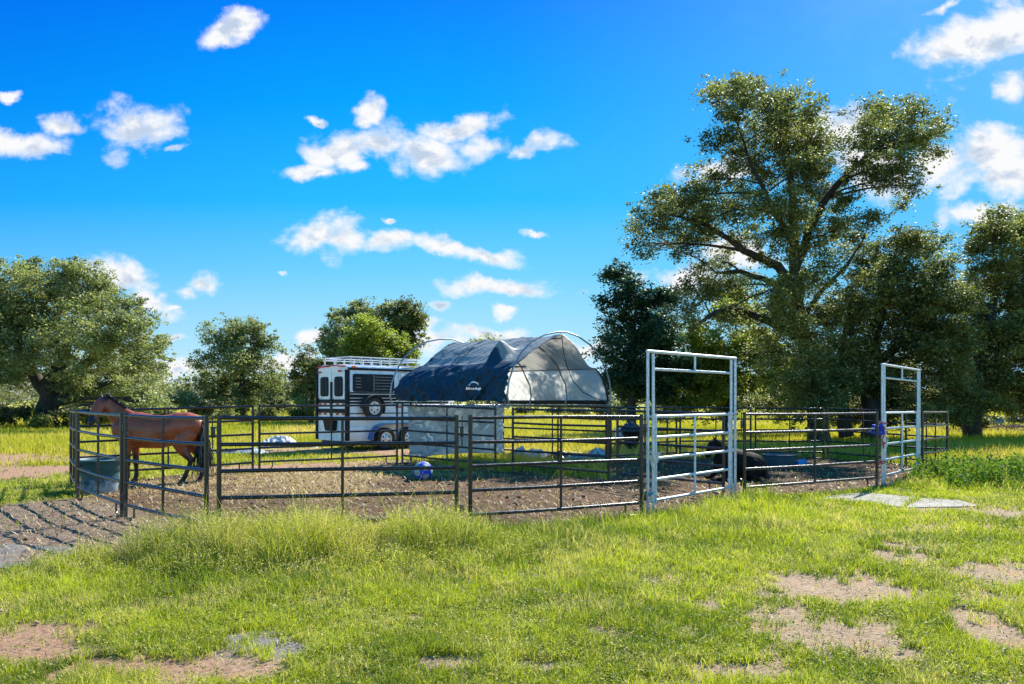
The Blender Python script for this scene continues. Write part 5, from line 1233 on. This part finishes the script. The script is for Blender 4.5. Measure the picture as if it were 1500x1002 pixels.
tree('tree', 'dark bluish green tree right of the shelter opening', 'tree', (925,612), 37,
     [(905,395,12),(893,402,8),(925,425,28),(900,440,18),(957,445,28),(922,480,36),(968,490,32),(900,515,24),(942,535,38),(982,540,32),(905,552,22),(930,572,26),(985,435,14),(890,470,10),(970,575,22)],
     4300, M['teal_leaf'], .26, seed=10, dens=7, clumpr=.0105)
tree('tree', 'yellow green bushy tree filling the space behind the first tall gate', 'tree', (1065,615), 38,
     [(1078,432,20),(1062,455,18),(1095,460,20),(1015,500,30),(1055,520,34),(1100,505,30),(1145,545,34),(1000,545,32),(1050,565,36),(1100,565,34),(1145,590,26),(1010,590,24),(1180,575,24),(1060,600,22)],
     4600, M['lime_leaf'], .22, seed=11, dens=7.5, clumpr=.0105)
BIGOAK = [(1050,138,20),(1078,128,22),(1110,150,28),(1148,158,26),(1185,165,24),(1065,170,28),(1050,205,26),(1105,195,38),(1155,200,38),(1195,210,34),(1080,235,34),(1130,245,42),(1185,250,36),(1040,262,24),
     (1020,290,30),(985,300,26),(960,318,28),(935,335,18),(945,358,22),(985,345,30),(1025,330,32),(1000,370,14),(1060,300,34),(955,290,16),
     (1280,170,24),(1310,165,28),(1340,172,26),(1355,200,28),(1372,225,14),(1300,205,34),(1330,240,28),(1265,205,20),(1260,232,20),(1340,272,16),(1325,298,14),(1310,262,20),(1285,245,20),
     (1100,300,38),(1150,310,38),(1200,290,28),(1235,335,22),(1225,300,18),(1255,350,20),(1190,350,32),(1140,365,34),(1215,390,26),(1095,350,24),(1240,375,18),
     (1060,385,20),(1030,395,18),(1010,420,22),(1000,455,22),(1045,425,26),(1085,415,26),(1130,425,32),(1175,415,30),(1065,465,22),(1115,470,28),(1160,470,32),(1205,450,28),(1015,475,14),(1180,520,32),(1130,515,26),(1200,560,22),(1160,555,22),(1240,255,16),(1250,290,16),(1225,275,16),(1275,320,14),(1170,600,20),(1215,590,18),(1110,590,22),(1185,530,28,-60),(1160,480,28,-60),(1200,580,26,-60),(1172,570,24,-50),(1195,490,26,-50),(1190,615,20,-50),(1140,450,26,-50)]
tree('oak_tree', 'tallest oak with long bare limbs, towering over the right half of the pens', 'tree', (1195,640), 30, BIGOAK, 15500, M['oak_leaf'], .42,
     [[(1198,648,.46),(1195,600,.34),(1189,550,.30),(1180,500,.28),(1170,450,.25),(1164,400,.21),(1163,340,.17),(1160,270,.12),(1150,200,.06)],
      [(1165,420,.20),(1140,390,.16,-.3),(1100,372,.14,-.6),(1060,345,.10,-.9),(1025,325,.07,-1.1),(985,315,.04,-1.3)],
      [(1168,435,.15),(1130,412,.12,.3),(1085,398,.09,.5),(1050,400,.06,.6)],
      [(1180,500,.19),(1145,480,.16,-.2),(1105,462,.13,-.5),(1075,450,.12,-.8),(1040,462,.09,-1.0),(1010,485,.05,-1.2)],
      [(1164,400,.18),(1185,340,.15,.2),(1210,290,.13,.4),(1245,250,.11,.5),(1290,215,.08,.6),(1335,195,.04,.6)],
      [(1172,470,.12),(1205,425,.09,.2),(1240,390,.06,.3),(1265,350,.03,.4)],
      [(1163,360,.12),(1130,300,.09,-.3),(1100,240,.06,-.5),(1080,180,.03,-.6)]], seed=12, depth=.62, twigs=12, dens=4.2, Lk=.0033, leafn=105)
tree('oak_tree', 'dense dark oak right of the tallest one, behind the second tall gate', 'tree', (1275,645), 31,
     [(1330,352,22),(1300,372,26),(1355,365,24),(1262,395,26),(1320,400,36),(1375,395,26),(1285,430,40),(1345,440,42),(1250,455,34),(1395,435,26),(1300,480,44),(1360,495,44),(1245,510,36),(1280,545,42),(1340,550,42),(1400,500,30),(1230,560,30),(1395,550,28),(1220,470,24),(1310,585,26),(1250,592,22),(1200,530,26),(1215,600,18),(1370,588,18),(1240,615,16),(1300,612,16),(1340,600,22),(1260,605,18),(1220,570,22),(1385,600,16),(1410,440,26),(1415,580,22),(1400,610,14),(1360,612,14)],
     10500, M['oak_leaf'], .36, [[(1278,648,.46),(1276,600,.36),(1272,550,.30),(1280,490,.24),(1300,430,.14),(1315,380,.06)],[(1275,560,.22),(1250,500,.15),(1240,440,.08)],[(1277,540,.20),(1330,490,.14),(1370,440,.07)],[(1240,640,.30),(1235,600,.24),(1232,550,.2),(1240,480,.1)]], seed=13, twigs=10, dens=7.6, Lk=.0033, leafn=100)
tree('oak_tree', 'leafy oak running off the right edge of the photo', 'tree', (1425,625), 34,
     [(1465,322,18),(1445,345,22),(1485,345,26),(1510,330,24),(1425,365,18),(1460,385,32),(1500,390,36),(1425,420,28),(1540,380,40),(1470,435,38),(1520,440,42),(1430,475,34),(1480,495,42),(1530,510,46),(1425,530,32),(1465,555,34),(1510,570,30),(1545,560,34),(1410,565,22),(1440,590,18),(1480,592,20),(1405,592,14),(1530,590,24)],
     8200, M['oak_leaf'], .34, [[(1424,635,.42),(1426,600,.34),(1432,550,.28),(1450,480,.2),(1465,400,.1)],[(1430,560,.2),(1480,500,.14),(1520,440,.07)]], seed=14, twigs=10, dens=7.4, Lk=.0033, leafn=100)
# bushes along the far side of the meadow
BUSH = [(20,604,22,44,'scrub_leaf','pale dusty bush at the far left under the left oak'),(58,612,12,43,'oak_leaf','dark low bush at the foot of the left oak trunk'),(100,606,18,44,'scrub_leaf','olive bush just right of the left oak trunk'),
 (-25,600,26,44,'scrub_leaf','dusty bush cut by the left edge'),(150,600,20,50,'oak_leaf_left','green bush behind the head of the bay horse'),(190,596,18,52,'oak_leaf_left','bush above the back of the bay horse'),(232,598,16,56,'scrub_leaf','dusty bush above the rump of the bay horse'),
 (268,580,18,62,'oak_leaf_left','tall bush touching the left side of the airy oak'),(292,596,16,60,'scrub_leaf','low scrub left of the airy oak trunk'),(330,602,12,60,'oak_leaf','dark low bush at the foot of the airy oak'),
 (388,600,13,62,'oak_leaf','dark low bush right of the airy oak'),(412,590,16,64,'scrub_leaf','dusty bush between the airy oak and the ragged dark tree'),(440,600,12,58,'oak_leaf','dark bush at the foot of the ragged tree'),
 (770,600,12,85,'scrub_leaf','far scrub bush seen under the shelter opening, left one'),(812,598,12,85,'oak_leaf_left','far bush seen under the shelter opening, middle one'),(852,600,14,80,'scrub_leaf','far bush seen under the shelter opening, right one'),
 (888,594,18,60,'scrub_leaf','pale dusty bush at the foot of the dark bluish tree'),(915,596,14,58,'oak_leaf_left','green bush behind the black bin'),(965,600,18,50,'oak_leaf','dark bush left of the first tall gate'),
 (1398,608,20,40,'oak_leaf_left','green bush behind the far right corner of the pens'),(1432,612,16,40,'oak_leaf','dark bush around the trunk of the right edge oak'),(1370,598,18,44,'oak_leaf','dark bush seen between the second tall gate and the far corner'),
 (1494,608,16,52,'scrub_leaf','pale bush at the far right edge of the meadow'),(1345,600,16,46,'lime_leaf','sunlit bush seen through the second tall gate')]
for i, (px, py, r, d, mt, lab) in enumerate(BUSH):
    rr = random.Random(i+50); bl = [(px+rr.uniform(-.9,.9)*r, py+6+rr.uniform(-.45,.35)*r, r*rr.uniform(.32,.6)) for _ in range(6)]
    tree('bush', lab, 'bush', (px, py), d, bl, 620, M[mt], .05, group='bushes along the meadow edge', seed=100+i, twigs=5, dens=5, clumpr=.0065, Lk=.0028, leafn=60)
def far_wood():
    rng = np.random.default_rng(5); n = 5200
    x = rng.uniform(-130, 130, n); y = rng.uniform(118, 150, n); h = 2.2+3.2*fbm(x*.06, y*.06, seed=200)+1.2*vnoise(x*.3, y*.3, seed=201)
    C = np.stack([x, y, h*rng.uniform(0, 1, n)**.6], 1); V, m = leaves_np(C, 12, .75, .55, rng)
    tint = np.repeat(np.clip(vnoise(x*.15, y*.1, seed=203), 0, 1), 12*4); o = np_mesh('far_woodland', V, quads=np.arange(m)[:, None]*4+np.arange(4), mat=M['scrub_leaf'], attrs={'tint': tint, 'dry': tint*0+.15})
    tag(o, 'low far-off woodland closing the meadow at the horizon', None, None, 'stuff')
far_wood()

# weeds at the far right corner
def weeds():
    M['weed_leaf'] = leaf_mat('weed_leaves', (.055,.11,.018), (.20,.30,.035), (.3,.3,.1), .4, .75, .1)
    rng = np.random.default_rng(9); n = 420
    x = rng.normal(10.6, 1.1, n); y = rng.normal(17.6, 1.0, n); k = sdist(PEN2, x, y) > .1; x, y = x[k], y[k]; n = len(x)
    h = rng.uniform(.15, .55, n); C = []; 
    for i in range(n):
        for j in range(7): C.append((x[i]+rng.normal(0,.03), y[i]+rng.normal(0,.03), h[i]*(.25+.75*j/6)))
    C = np.array(C); C[:, 2] += ground_z(C[:,0], C[:,1]); V, m = leaves_np(C, 4, .05, .075, rng)
    o = np_mesh('weeds', V, quads=np.arange(m)[:, None]*4+np.arange(4), mat=M['weed_leaf'], attrs={'tint': np.repeat(rng.uniform(0,.8,m), 4), 'dry': np.zeros(m*4)})
    tag(o, 'leafy green weeds growing at the corner right of the second tall gate', None, None, 'stuff')
weeds()

# far right: paddock fence, box and clutter under the trees
def far_fence():
    a = P(1385, 55); b = P(1530, 55); t = thing('paddock_fence', 'thin dark post and rail paddock fence far behind on the right', 'fence', (a.x, a.y, gz(a.x, a.y)))
    L = b.x-a.x; n = 9
    for k in range(n): MB().tube([(L*k/(n-1), 0, 0), (L*k/(n-1), 0, 1.5)], .05, 6).build('post', M['rail'], t)
    for z in (1.45, 1.0, .55): MB().tube([(0,0,z), (L,0,z)], .028, 6).build('rail', M['rail'], t)
far_fence()
def small_box():
    c = P(1461, 50); t = thing('storage_box', 'small teal storage box far back under the right edge trees', 'box', (c.x, c.y, gz(c.x, c.y)))
    b = MB(); b.box((0,0,.38), (.62,.5,.42), bev=.02); b.box((0,0,.60), (.68,.56,.04), bev=.01); b.build('box', simple('teal_box_paint', (.02,.10,.13), (.03,.13,.15), 5, .5), t)
    [MB().box((x,y,.085), (.06,.06,.17)).build('leg', M['rail'], t) for x in (-.26,.26) for y in (-.2,.2)]
    heap('plastic_sheet', 1428, 46, .28, .22, .32, M['white_plastic_sheet'], 'small white sack in the shade under the right edge trees', 'sheet', 21, n=24)
    # brush pile of dead sticks
    c = P(1486, 40); org = Vector((c.x, c.y, gz(c.x, c.y))); rnd = random.Random(4); b = MB()
    for k in range(170):
        p = Vector((rnd.gauss(0,.8), rnd.gauss(0,.5), rnd.uniform(0,.45))); dv = Vector((rnd.gauss(0,1), rnd.gauss(0,1), rnd.gauss(0,.45)))*.42
        if (p+dv).z < 0 or (p-dv).z < 0: dv.z = 0
        b.tube([p-dv, p+Vector((rnd.gauss(0,.05),)*3), p+dv], [.014,.018,.008], 5)
    tag(b.build('brush_pile', simple('dead_wood', (.20,.13,.085), (.12,.08,.055), 12, .9), loc=org), 'pile of dead brown sticks at the right edge of the meadow', 'brush pile')
small_box()
